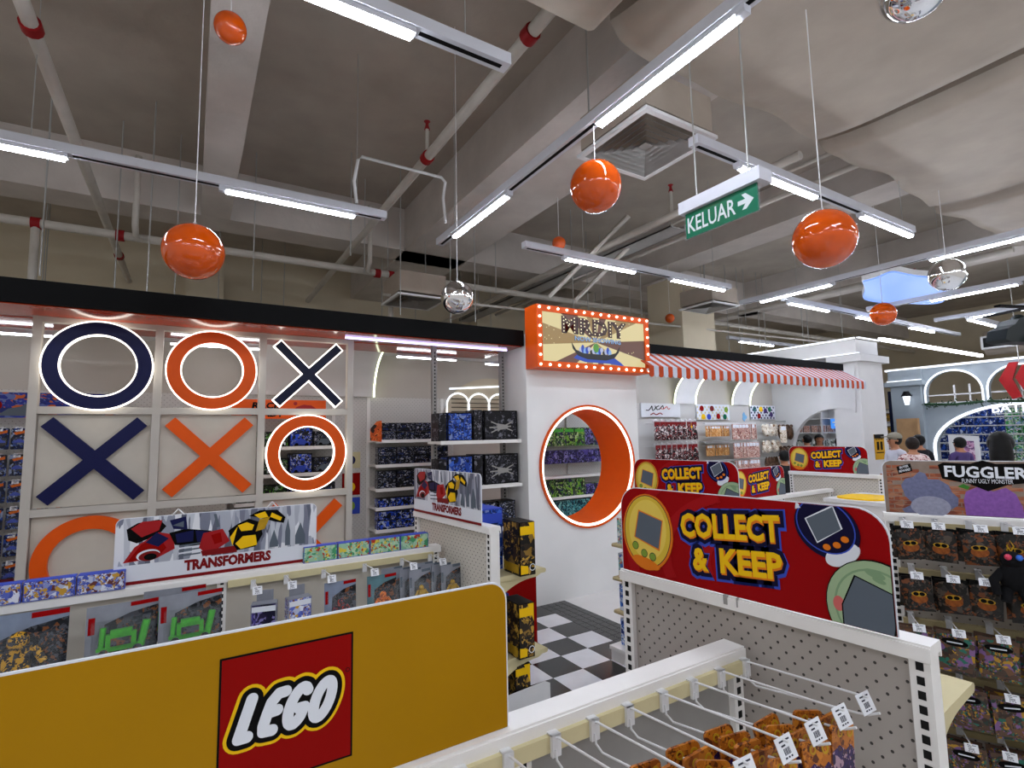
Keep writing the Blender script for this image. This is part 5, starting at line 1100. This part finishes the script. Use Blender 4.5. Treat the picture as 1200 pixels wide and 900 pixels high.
for r, z in enumerate((2.06, 1.62)):
    for k in range(3):
        t = thing('furry_bag', 'brown furry bag, %s from the left in the %s row beside the slippers' % (ORD[k], ORD[r]), 'bag', (10.36 + .15 * k, 6.3, z - .36), group='furry bags beside the slippers')
        obj('bag_body', MB().ball((10.36 + .15 * k, 6.3, z - .2), .1, 14, 0, (.95, .6, 1.5)), 'fur', t); obj('bag_ear', MB().ball((10.30 + .15 * k, 6.3, z - .06), .035, 8).ball((10.42 + .15 * k, 6.3, z - .06), .035, 8), 'fur', t)
    hang('hanging_pack', 'cream card pack between slippers and furry bags, %s row' % ORD[r], 10.28, 6.22, z - .06 - .1 * r, .14, .34, 'creamf', 'cream cards beside the slippers', R(-20))
t = thing('display_rail', 'chrome rail carrying slippers and furry bags', 'rail', (10.2, 6.4, 2.1), group='white display rails'); obj('rail_bar', MB().tube([(9.85, 6.42, 2.1), (10.72, 6.42, 2.1)], .012, 8), 'wire', t)
for i, (x, z, m, lb) in enumerate(((8.02, 2.0, 'pty', 'yellow lemon decal on the wall beside the bottles'), (8.02, 1.62, 'lred', 'red bottle decal on the wall beside the bottles'), (9.66, 2.2, 'cloudd', 'pale blue bird decal beside the rose packs'), (9.70, 1.83, 'ptb', 'blue horse shaped decal beside the rose packs'), (9.72, 1.45, 'cloudd', 'pale blue decal low beside the rose packs'))):
    MT['cloudd'] = MT.get('cloudd') or mat('pale_blue_decal', '#7ab0d8', .5)
    t = thing('wall_decal', lb, 'decal', (x, 6.65, z - .08), group='colourful decals on the white wall')
    obj('decal_shape', MB().prism([(x + .07 * math.cos(a) * (1 + .3 * math.sin(3 * a + i)), z + .08 * math.sin(a) * (1 + .25 * math.cos(4 * a))) for a in [2 * PI * k / 30 for k in range(30)]], frY(6.65), 0, .004), m, t)
t = thing('counter', 'white counter with a yellow top behind the near red header board', 'counter', (6.75, 3.3, 0)); obj('counter_body', MB().box(6.35, 2.75, 0, 7.2, 3.38, 1.08), 'wall', t); obj('counter_top', MB().box(6.33, 2.73, 1.08, 7.22, 3.40, 1.12), 'white', t); obj('yellow_mat', MB().prism(rrect(6.40, 2.85, 6.95, 3.35, .18, 8), FR((0, 0, 0), (1, 0, 0), (0, 1, 0)), 1.12, 1.135), 'pty', t)

# ---- awning column poster
t = thing('column_poster', 'yellow notice with black print on the awning column', 'poster', (11.33, 4.94, 1.32)); obj('poster_sheet', MB().box(11.14, 4.94, 1.32, 11.52, 4.949, 1.80), mat('poster_yellow', '#c8961c', .5), t)
obj('poster_print', MB().box(11.14, 4.936, 1.72, 11.52, 4.94, 1.80).box(11.22, 4.936, 1.50, 11.30, 4.94, 1.66).box(11.36, 4.936, 1.50, 11.44, 4.94, 1.66).box(11.19, 4.936, 1.44, 11.47, 4.94, 1.46), 'ptk', t)
for k in range(6): obj('poster_print', MB().box(11.18 + .05 * k, 4.936, 1.69, 11.20 + .05 * k, 4.94, 1.715), 'ptk', t)

# ================================================================== FAR SHOPFRONT (bathroom arches)
XB = 16.0; fb_ = frX(XB)          # u = -Y
def U(y): return -y
bw = struct('wall_bathroom', MB(), 'wall') if False else None
def archcell(ya, yb, z0, z1, cy, zs, a, b, n=24):
    P = [(U(ya), z0), (U(cy + a), z0), (U(cy + a), zs)] + [(U(cy) - a * math.cos(PI * k / n), zs + b * math.sin(PI * k / n)) for k in range(1, n)] + [(U(cy - a), zs), (U(cy - a), z0), (U(yb), z0), (U(yb), z1), (U(ya), z1)]
    return P
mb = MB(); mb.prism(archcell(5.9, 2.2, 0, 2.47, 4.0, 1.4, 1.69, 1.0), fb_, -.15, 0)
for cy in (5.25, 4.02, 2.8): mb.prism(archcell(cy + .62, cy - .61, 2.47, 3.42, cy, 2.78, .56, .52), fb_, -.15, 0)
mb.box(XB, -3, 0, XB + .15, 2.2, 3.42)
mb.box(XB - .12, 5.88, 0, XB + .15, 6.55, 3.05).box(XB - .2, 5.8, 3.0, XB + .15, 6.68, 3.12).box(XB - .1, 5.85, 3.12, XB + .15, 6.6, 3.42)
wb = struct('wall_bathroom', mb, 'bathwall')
obj('cornice_light', MB().box(XB - .05, -3, 3.42, XB + .15, 6.68, 3.47).box(XB - .14, 5.85, 3.13, XB - .1, 6.62, 3.15), 'neonw', wb)
for cy in (5.25, 4.02, 2.8):
    obj('neon_arch', MB().tube([(XB - .04, cy + .57, 2.52)] + [(XB - .04, cy + .57 * math.cos(a), 2.78 + .53 * math.sin(a)) for a in [PI * k / 20 for k in range(21)]] + [(XB - .04, cy - .57, 2.52)], .022, 8), 'neonw', wb)
    for k in range(4): obj('window_bar', MB().box(XB + .1, cy - .55, 2.5 + .2 * k, XB + .14, cy + .55, 2.53 + .2 * k) if k < 2 else MB().box(XB + .1, cy - .3 + .3 * (k - 2), 2.5, XB + .14, cy - .27 + .3 * (k - 2), 2.95), 'white', wb)
obj('neon_arch', MB().tube([(XB - .05, 5.72, .3), (XB - .05, 5.72, 1.4)] + [(XB - .05, 4.0 + 1.72 * math.cos(a), 1.4 + 1.02 * math.sin(a)) for a in [PI * k / 30 for k in range(1, 31)]], .035, 8), 'neonw', wb)
bs = thing('bathroom_lettering', 'white illuminated lettering over the big neon arch', 'sign', (XB - .1, 3.9, 2.16)); text(bs, 'BATHROOM', U(4.50), 2.22, 1.55, .19, frX(XB - .2), .0, 'neonw', bold=.015, ext=.01)
obj('letter_rail', MB().box(XB - .19, 2.9, 2.19, XB - .15, 4.52, 2.205), 'white', bs)
for cy in (5.25, 4.02):
    t = thing('garland', 'dark green garland on the sill of the %s neon arch' % ('left' if cy > 5 else 'right'), 'garland', (XB - .1, cy, 2.47), group='garlands on the arch sills')
    random.seed(int(cy * 10)); mb = MB()
    for k in range(70):
        y = cy + random.uniform(-.58, .58); z = 2.5 + random.uniform(-.05, .04) - .05 * abs(y - cy); a = random.uniform(0, 6.28); r = random.uniform(.03, .07)
        mb.prism([(0, 0), (r, .012), (r * 1.4, 0), (r, -.012)], FR((XB - .1 + random.uniform(-.05, .03), y, z), (0, math.cos(a), math.sin(a)), (0, -math.sin(a), math.cos(a))), 0, .004)
    MT['leaf'] = MT.get('leaf') or mat('garland_green', '#26402a', .7)
    tagp(obj('foliage', mb, 'leaf', t), kind='stuff'); obj('garland_core', MB().tube([(XB - .09, cy - .58, 2.5), (XB - .09, cy, 2.46), (XB - .09, cy + .58, 2.5)], .03, 8), 'leaf', t)
t = thing('chevron_emblem', 'red folded chevron emblem hanging beside the arches at the right edge', 'emblem', (XB - .4, 3.9, 2.3))
fe_ = frX(XB - .4); mb = MB().prism([(U(4.25), 2.95), (U(4.05), 3.32), (U(3.9), 3.32), (U(4.02), 2.95), (U(3.9), 2.55), (U(4.05), 2.5)], fe_, 0, .08).prism([(U(3.98), 2.98), (U(3.84), 3.25), (U(3.6), 3.25), (U(3.6), 2.6), (U(3.84), 2.65)], fe_, .0, .06)
obj('emblem_body', mb, 'red', t); obj('emblem_rod', MB().tube([(XB - .4, 3.9, 3.3), (XB - .4, 3.9, 6.2)], .01, 5), 'wire', t)
t = thing('wall_lantern', 'small black wall lantern on the white pilaster', 'lamp', (XB - .2, 6.15, 2.35)); obj('lantern_cap', MB().tube([(XB - .25, 6.15, 2.72), (XB - .25, 6.15, 2.85)], [.13, .06], 8), 'black', t); obj('lantern_glass', MB().tube([(XB - .25, 6.15, 2.5), (XB - .25, 6.15, 2.72)], [.05, .09], 8), 'neonw', t); obj('lantern_arm', MB().box(XB - .25, 6.13, 2.75, XB - .12, 6.17, 2.79), 'black', t)
t = thing('cardboard_panel', 'tall brown cardboard panel leaning on the white pilaster', 'panel', (XB - .3, 6.25, 0)); obj('panel_sheet', MB().box(XB - .28, 5.98, 0, XB - .22, 6.42, 2.15), 'card', t); obj('panel_side', MB().box(XB - .34, 5.93, 0, XB - .22, 5.98, 2.15), 'card', t)
# inside the bathroom shop
bi = struct('wall_bathroom_inside', MB().box(19, 1.5, 0, 19.1, 8.5, 2.45), 'wall')
bsn = random.Random(4)
for c in range(16):
    for r in range(7):
        y = 6.5 - .165 * c; z = .75 + .24 * r; m = 'bath' if c < 9 else ('bathg' if c < 12 else 'shop')
        o = package('bath_pack', '%s pack, column %s row %s inside the big neon arch' % ({'bath': 'blue', 'bathg': 'green', 'shop': 'pale'}[m], ORD[c], ORD[r]), 'box', (18.8, y, z), (.15, .16, .2), m, m, rz=R(-90), group='packs inside the bathroom shop')
sh_ = shelves('shop_shelving', 'pale shelf wall inside the bathroom shop', 18.2, 18.9, 3.2, 3.9, [2.3]) if False else None
bs2 = thing('shop_shelving', 'white shelf wall inside the bathroom shop behind the packs', 'shelf', (18.85, 4.5, 0)); 
for r in range(8): obj('shelf', MB().box(18.68, 2.0, .72 + .24 * r, 18.98, 6.62, .745 + .24 * r), 'white', bs2)
obj('back_panel', MB().box(18.96, 2.0, 0, 18.99, 6.62, 2.45), 'shop', bs2)
t = thing('poster_stand', 'photo poster stand with pink flowers before the big arch', 'poster', (13.6, 4.45, 0)); obj('stand_board', MB().prism([(U(4.62), 1.1), (U(4.12), 1.1), (U(4.12), 1.72), (U(4.62), 1.75)], frX(13.6), 0, .03), 'white', t); obj('flower_print', MB().prism([(U(4.52), 1.15), (U(4.2), 1.15), (U(4.2), 1.62), (U(4.52), 1.64)], frX(13.565), 0, .004), pmat('pink_flower_print', ['#a06a90', '#c89ab8', '#6a4a70', '#d8c0d0'], 12), t); obj('stand_leg', MB().box(13.58, 4.2, 0, 13.62, 4.24, 1.1).box(13.58, 4.5, 0, 13.62, 4.54, 1.1), 'grey', t)
# pharmacy shelf and screen seen through the side arch, narrow bay between column and pilaster
ph_ = thing('pharmacy_shelving', 'far shelving with blue screen seen through the arched window', 'shelf', (15.4, 8.2, 0))
obj('back_panel', MB().box(15.6, 6.7, 0, 15.65, 9.6, 2.6), 'white', ph_)
for z in (.6, 1.0, 1.4, 1.8, 2.2): obj('shelf', MB().box(15.25, 6.72, z, 15.6, 9.6, z + .03), 'white', ph_)
obj('header_strip', MB().box(15.2, 6.72, 2.5, 15.62, 9.6, 2.62), 'rackw', ph_); obj('shelf_upright', MB().box(15.23, 8.05, 0, 15.6, 8.09, 2.6), 'white', ph_)
for r, z in enumerate((1.03, 1.43, 1.83)):
    for k in range(12): package('pharmacy_pack', 'small %s pack, %s from the left on the %s far shelf' % (('red', 'white', 'pale')[r], ORD[k], ORD[r]), 'box', (15.35, 9.4 - .22 * k, z), (.18, .14, .2), 'ptw', ('figred', 'shop', 'pinkp')[r], rz=R(-90), group='packs on the far pharmacy shelves')
t = thing('blue_screen', 'glowing blue shop screen seen through the arched window', 'screen', (15.1, 7.3, 1.95)); obj('screen_panel', MB().box(15.1, 6.85, 1.93, 15.25, 7.75, 2.2), 'screen', t); obj('screen_print', MB().box(15.09, 7.2, 2.0, 15.1, 7.65, 2.05).box(15.09, 7.25, 2.08, 15.1, 7.7, 2.12).box(15.09, 6.9, 2.02, 15.1, 7.1, 2.1), 'ptw', t)
nb = thing('narrow_shelving', 'narrow dark shelving in the gap right of the awning column', 'shelf', (16.4, 6.95, 0)); obj('side_frame', MB().box(16.1, 6.62, 0, 16.15, 6.72, 2.9).box(16.1, 7.2, 0, 16.15, 7.25, 2.9), 'navyd', nb)
for k in range(7): obj('shelf', MB().box(16.12, 6.7, .3 + .35 * k, 16.5, 7.25, .33 + .35 * k), 'grey', nb)
for k in range(6): package('shelf_pack', 'pack on the %s shelf of the narrow dark shelving' % ORD[k], 'box', (16.3, 6.95, .33 + .35 * k), (.4, .2, .25), 'ptw', ('shop', 'bath', 'shop', 'pinkp', 'figyel', 'figyel')[k], rz=R(-90), group='packs in the narrow shelving')

# suspended toy helicopter, round air duct
t = thing('toy_helicopter', 'large dark green toy helicopter hanging at the right edge', 'toy', (12.1, 2.9, 3.3)); MT['mil'] = mat('dark_military_green', '#0c1411', .5)
hx, hy, hz = 12.05, 2.9, 3.5
obj('fuselage', MB().prism([(-.62, -.16), (-.55, .02), (-.38, .10), (-.28, .20), (-.1, .24), (.5, .2), (1.3, .12), (1.9, .12), (1.9, .04), (1.2, -.08), (.5, -.2), (-.5, -.2)], FR((hx, hy, hz), (.93, -.37, 0), (0, 0, 1)), -.16, .16), 'mil', t)
obj('cockpit', MB().ball((hx - .12, hy + .03, hz + .17), .14, 16, 0, (1, .8, .9)), 'mil', t)
obj('rotor_mast', MB().tube([(hx + .2, hy - .08, hz + .2), (hx + .2, hy - .08, hz + .42)], .07, 10), 'black', t)
for a in (0, 90): obj('rotor_blade', MB().prism([(-.75, -.05), (.75, -.05), (.75, .05), (-.75, .05)], FR((hx + .2, hy - .08, hz + .42), (math.cos(R(a - 20)), math.sin(R(a - 20)), 0), (-math.sin(R(a - 20)), math.cos(R(a - 20)), 0)), 0, .03), 'black', t)
for dx in (-.12, .7): obj('wheel', MB().tube([(hx + dx * .93 - .07, hy - dx * .37 - .2, hz - .2), (hx + dx * .93 - .05, hy - dx * .37 - .14, hz - .2)], .13, 20), 'black', t); obj('wheel_hub', MB().tube([(hx + dx * .93 - .075, hy - dx * .37 - .215, hz - .2), (hx + dx * .93 - .07, hy - dx * .37 - .2, hz - .2)], .035, 12), 'white', t)
obj('hanging_wire', MB().tube([(hx + .2, hy - .08, hz + .42), (hx + .2, hy - .08, 6.2)], .006, 5), 'wire', t)
t = thing('round_duct', 'round grey air duct with a grille above the neon arches', 'duct', (18.4, 3.0, 3.9)); obj('duct_tube', MB().tube([(18.4, 5.2, 4.15), (18.4, -2, 4.15)], .33, 24), 'duct', t); obj('duct_grille', MB().box(17.95, 4.5, 3.95, 18.1, 5.2, 4.3), 'white', t); obj('grille_louvre', MB().box(17.93, 4.56, 4.0, 17.95, 5.14, 4.25), 'dark', t)

# ================================================================== PEOPLE
def person(label, x, y, h, face, shirt, hairm, trousers='jean', long_hair=False, cap=None, group='shoppers in the distance'):
    """one continuous skinned body with head; face is the direction it looks (degrees, 0 = +Y)"""
    s = h / 1.70
    J = dict(pel=(0, 0, .93), ab=(0, 0, 1.1), ch=(0, .01, 1.28), sh=(0, 0, 1.40), nk=(0, .01, 1.47), hd0=(0, .02, 1.53), hd=(0, .03, 1.60), top=(0, .02, 1.66))
    rad = dict(pel=(.15, .11), ab=(.13, .10), ch=(.15, .11), sh=(.10, .08), nk=(.052, .052), hd0=(.068, .08), hd=(.08, .098), top=(.055, .07))
    E = [('pel', 'ab'), ('ab', 'ch'), ('ch', 'sh'), ('sh', 'nk'), ('nk', 'hd0'), ('hd0', 'hd'), ('hd', 'top')]
    for sx, n_ in ((-1, 'l'), (1, 'r')):
        J.update({'s' + n_: (sx * .17, 0, 1.38), 'e' + n_: (sx * .22, .02, 1.12), 'w' + n_: (sx * .20, .16, .96), 'h' + n_: (sx * .185, .22, .93), 'hip' + n_: (sx * .09, 0, .86), 'k' + n_: (sx * .10, .03, .48), 'a' + n_: (sx * .10, -.01, .09), 'f' + n_: (sx * .11, .13, .04)})
        rad.update({'s' + n_: (.062, .062), 'e' + n_: (.043, .043), 'w' + n_: (.029, .029), 'h' + n_: (.03, .02), 'hip' + n_: (.092, .1), 'k' + n_: (.058, .058), 'a' + n_: (.04, .045), 'f' + n_: (.042, .032)})
        E += [('sh', 's' + n_), ('s' + n_, 'e' + n_), ('e' + n_, 'w' + n_), ('w' + n_, 'h' + n_), ('pel', 'hip' + n_), ('hip' + n_, 'k' + n_), ('k' + n_, 'a' + n_), ('a' + n_, 'f' + n_)]
        for q in range(4):
            a, b = 'g%s%d' % (n_, q), 'G%s%d' % (n_, q); J[a] = (sx * (.165 + .016 * q), .27, .925); J[b] = (sx * (.168 + .015 * q), .31, .90 - .004 * q); rad[a] = (.010, .010); rad[b] = (.008, .008); E += [('h' + n_, a), (a, b)]
        J['t' + n_] = (sx * .15, .255, .95); rad['t' + n_] = (.010, .010); E.append(('h' + n_, 't' + n_))
    K = list(J); me = bpy.data.meshes.new('b'); me.from_pydata([tuple(c * s for c in J[k]) for k in K], [(K.index(a), K.index(b)) for a, b in E], [])
    o = bpy.data.objects.new('b', me); C.objects.link(o); md = o.modifiers.new('s', 'SKIN'); md.use_smooth_shade = True
    lay = me.skin_vertices[0] if me.skin_vertices else None
    if lay is None:
        import bmesh
        bmm = bmesh.new(); bmm.from_mesh(me); bmm.verts.layers.skin.verify(); bmm.to_mesh(me); bmm.free(); lay = me.skin_vertices[0]
    for i, k in enumerate(K): lay.data[i].radius = tuple(r * s for r in rad[k]); lay.data[i].use_root = (k == 'pel')
    o.modifiers.new('d', 'SUBSURF').levels = 1
    dg = bpy.context.evaluated_depsgraph_get(); dg.update(); m2 = bpy.data.meshes.new_from_object(o.evaluated_get(dg)); bpy.data.objects.remove(o)
    m2.name = 'body'; m2.materials.clear()
    for m in ('skin', shirt, trousers, 'black'): m2.materials.append(MT[m])
    for p in m2.polygons:
        c = p.center / s; p.use_smooth = True
        p.material_index = 0 if c.z > 1.445 or (c.y > .13 and c.z > .7) else (1 if c.z > .9 else (2 if c.z > .1 else 3))
    t = thing('person', label, 'person', (x, y, 0), R(-face), group, based=False)
    obj('body', m2, None, t, world=False)
    hm = MB().ball((0, .0, 1.615 * s), .105 * s, 20, 0, (.93, 1.02, 1.05))
    if long_hair: hm.tube([(0, -.05 * s, 1.64 * s), (0, -.085 * s, 1.5 * s), (0, -.10 * s, 1.36 * s), (0, -.10 * s, 1.22 * s)], [.075 * s, .085 * s, .075 * s, .04 * s], 12)
    # open the hair at the face
    V = hm.v; keep = []
    for f_, mi_, sm_ in zip(hm.f, hm.mi, hm.sm):
        c = [sum(V[i][k] for i in f_) / len(f_) for k in range(3)]
        if not (c[1] > .045 * s and c[2] < 1.655 * s): keep.append(f_)
    hm.f = keep; hm.mi = [0] * len(keep); hm.sm = [True] * len(keep)
    obj('hair', hm, hairm, t, world=False)
    for sx in (-1, 1):
        obj('eye', MB().ball((sx * .032 * s, .112 * s, 1.615 * s), .011 * s, 8), 'black', t, world=False); obj('ear', MB().ball((sx * .085 * s, .02 * s, 1.60 * s), .022 * s, 8, 0, (.5, .8, 1.3)), 'skin', t, world=False)
    obj('nose', MB().ball((0, .125 * s, 1.585 * s), .014 * s, 8, 0, (.8, 1, 1.5)), 'skin', t, world=False); obj('mouth', MB().box(-.022 * s, .108 * s, 1.548 * s, .022 * s, .118 * s, 1.555 * s), 'red', t, world=False)
    if cap: obj('cap', MB().ball((0, 0, 1.66 * s), .105 * s, 18, 0, (1, 1.08, .75)).box(-.07 * s, .06 * s, 1.655 * s, .07 * s, .19 * s, 1.67 * s), cap, t, world=False)
    return t
MT['capm'] = mat('khaki_cap', '#8a8474', .8)
person('man in a khaki cap and pale shirt right of the awning column', 10.9, 4.50, 1.80, -60, 'shirtw', 'hair', cap='capm')
person('woman with brown hair and rose patterned top seen from behind', 10.3, 4.0, 1.74, 60, 'flower', 'hairb')
person('person with dark hair behind the woman in the rose top', 12.0, 4.55, 1.76, 40, 'shirtk', 'hair')
person('person in a violet shirt standing before the big neon arch', 12.4, 4.05, 1.70, 30, 'shirtp', 'hair')
person('woman with long dark hair and white top at the right edge', 6.9, 1.93, 1.84, 75, 'shirtw', 'hair', long_hair=True)
for i, (x, ra, h, f_, sh, lh, lb) in enumerate(((12.2, 1.70, 1.78, 60, 'shirtk', 0, 'person with short dark hair, first from the left in the arched window'), (13.5, 1.79, 1.76, 10, 'shirtw', 0, 'person with dark hair, second from the left in the arched window'),
        (12.9, 1.865, 1.78, -120, 'shirtk', 1, 'long haired woman facing the camera in the arched window'), (12.3, 2.0, 1.72, 80, 'shirtc', 0, 'shorter person between two others in the arched window'),
        (13.7, 2.05, 1.86, -40, 'shirtk', 0, 'taller man turned sideways in the arched window'), (12.0, 2.12, 1.82, 60, 'shirtk', 1, 'person in black at the right side of the arched window'))):
    person(lb, x, x / ra, h, f_, sh, 'hair', long_hair=bool(lh))
t = person('dark clothed shopper beside the furry bags under the awning', 8.75, 5.30, 1.55, 20, 'shirtk', 'hair', 'shirtk')

# ------------------------------------------------------------------ tidy up: prototypes and helper properties
def drop(o):
    for c in list(o.children): drop(c)
    bpy.data.objects.remove(o)
for o in [o for o in C.objects if not o.parent and o.location.z < -40] + [pouch, bk, bb]: drop(o)
for o in C.objects:
    if '_base' in o: del o['_base']
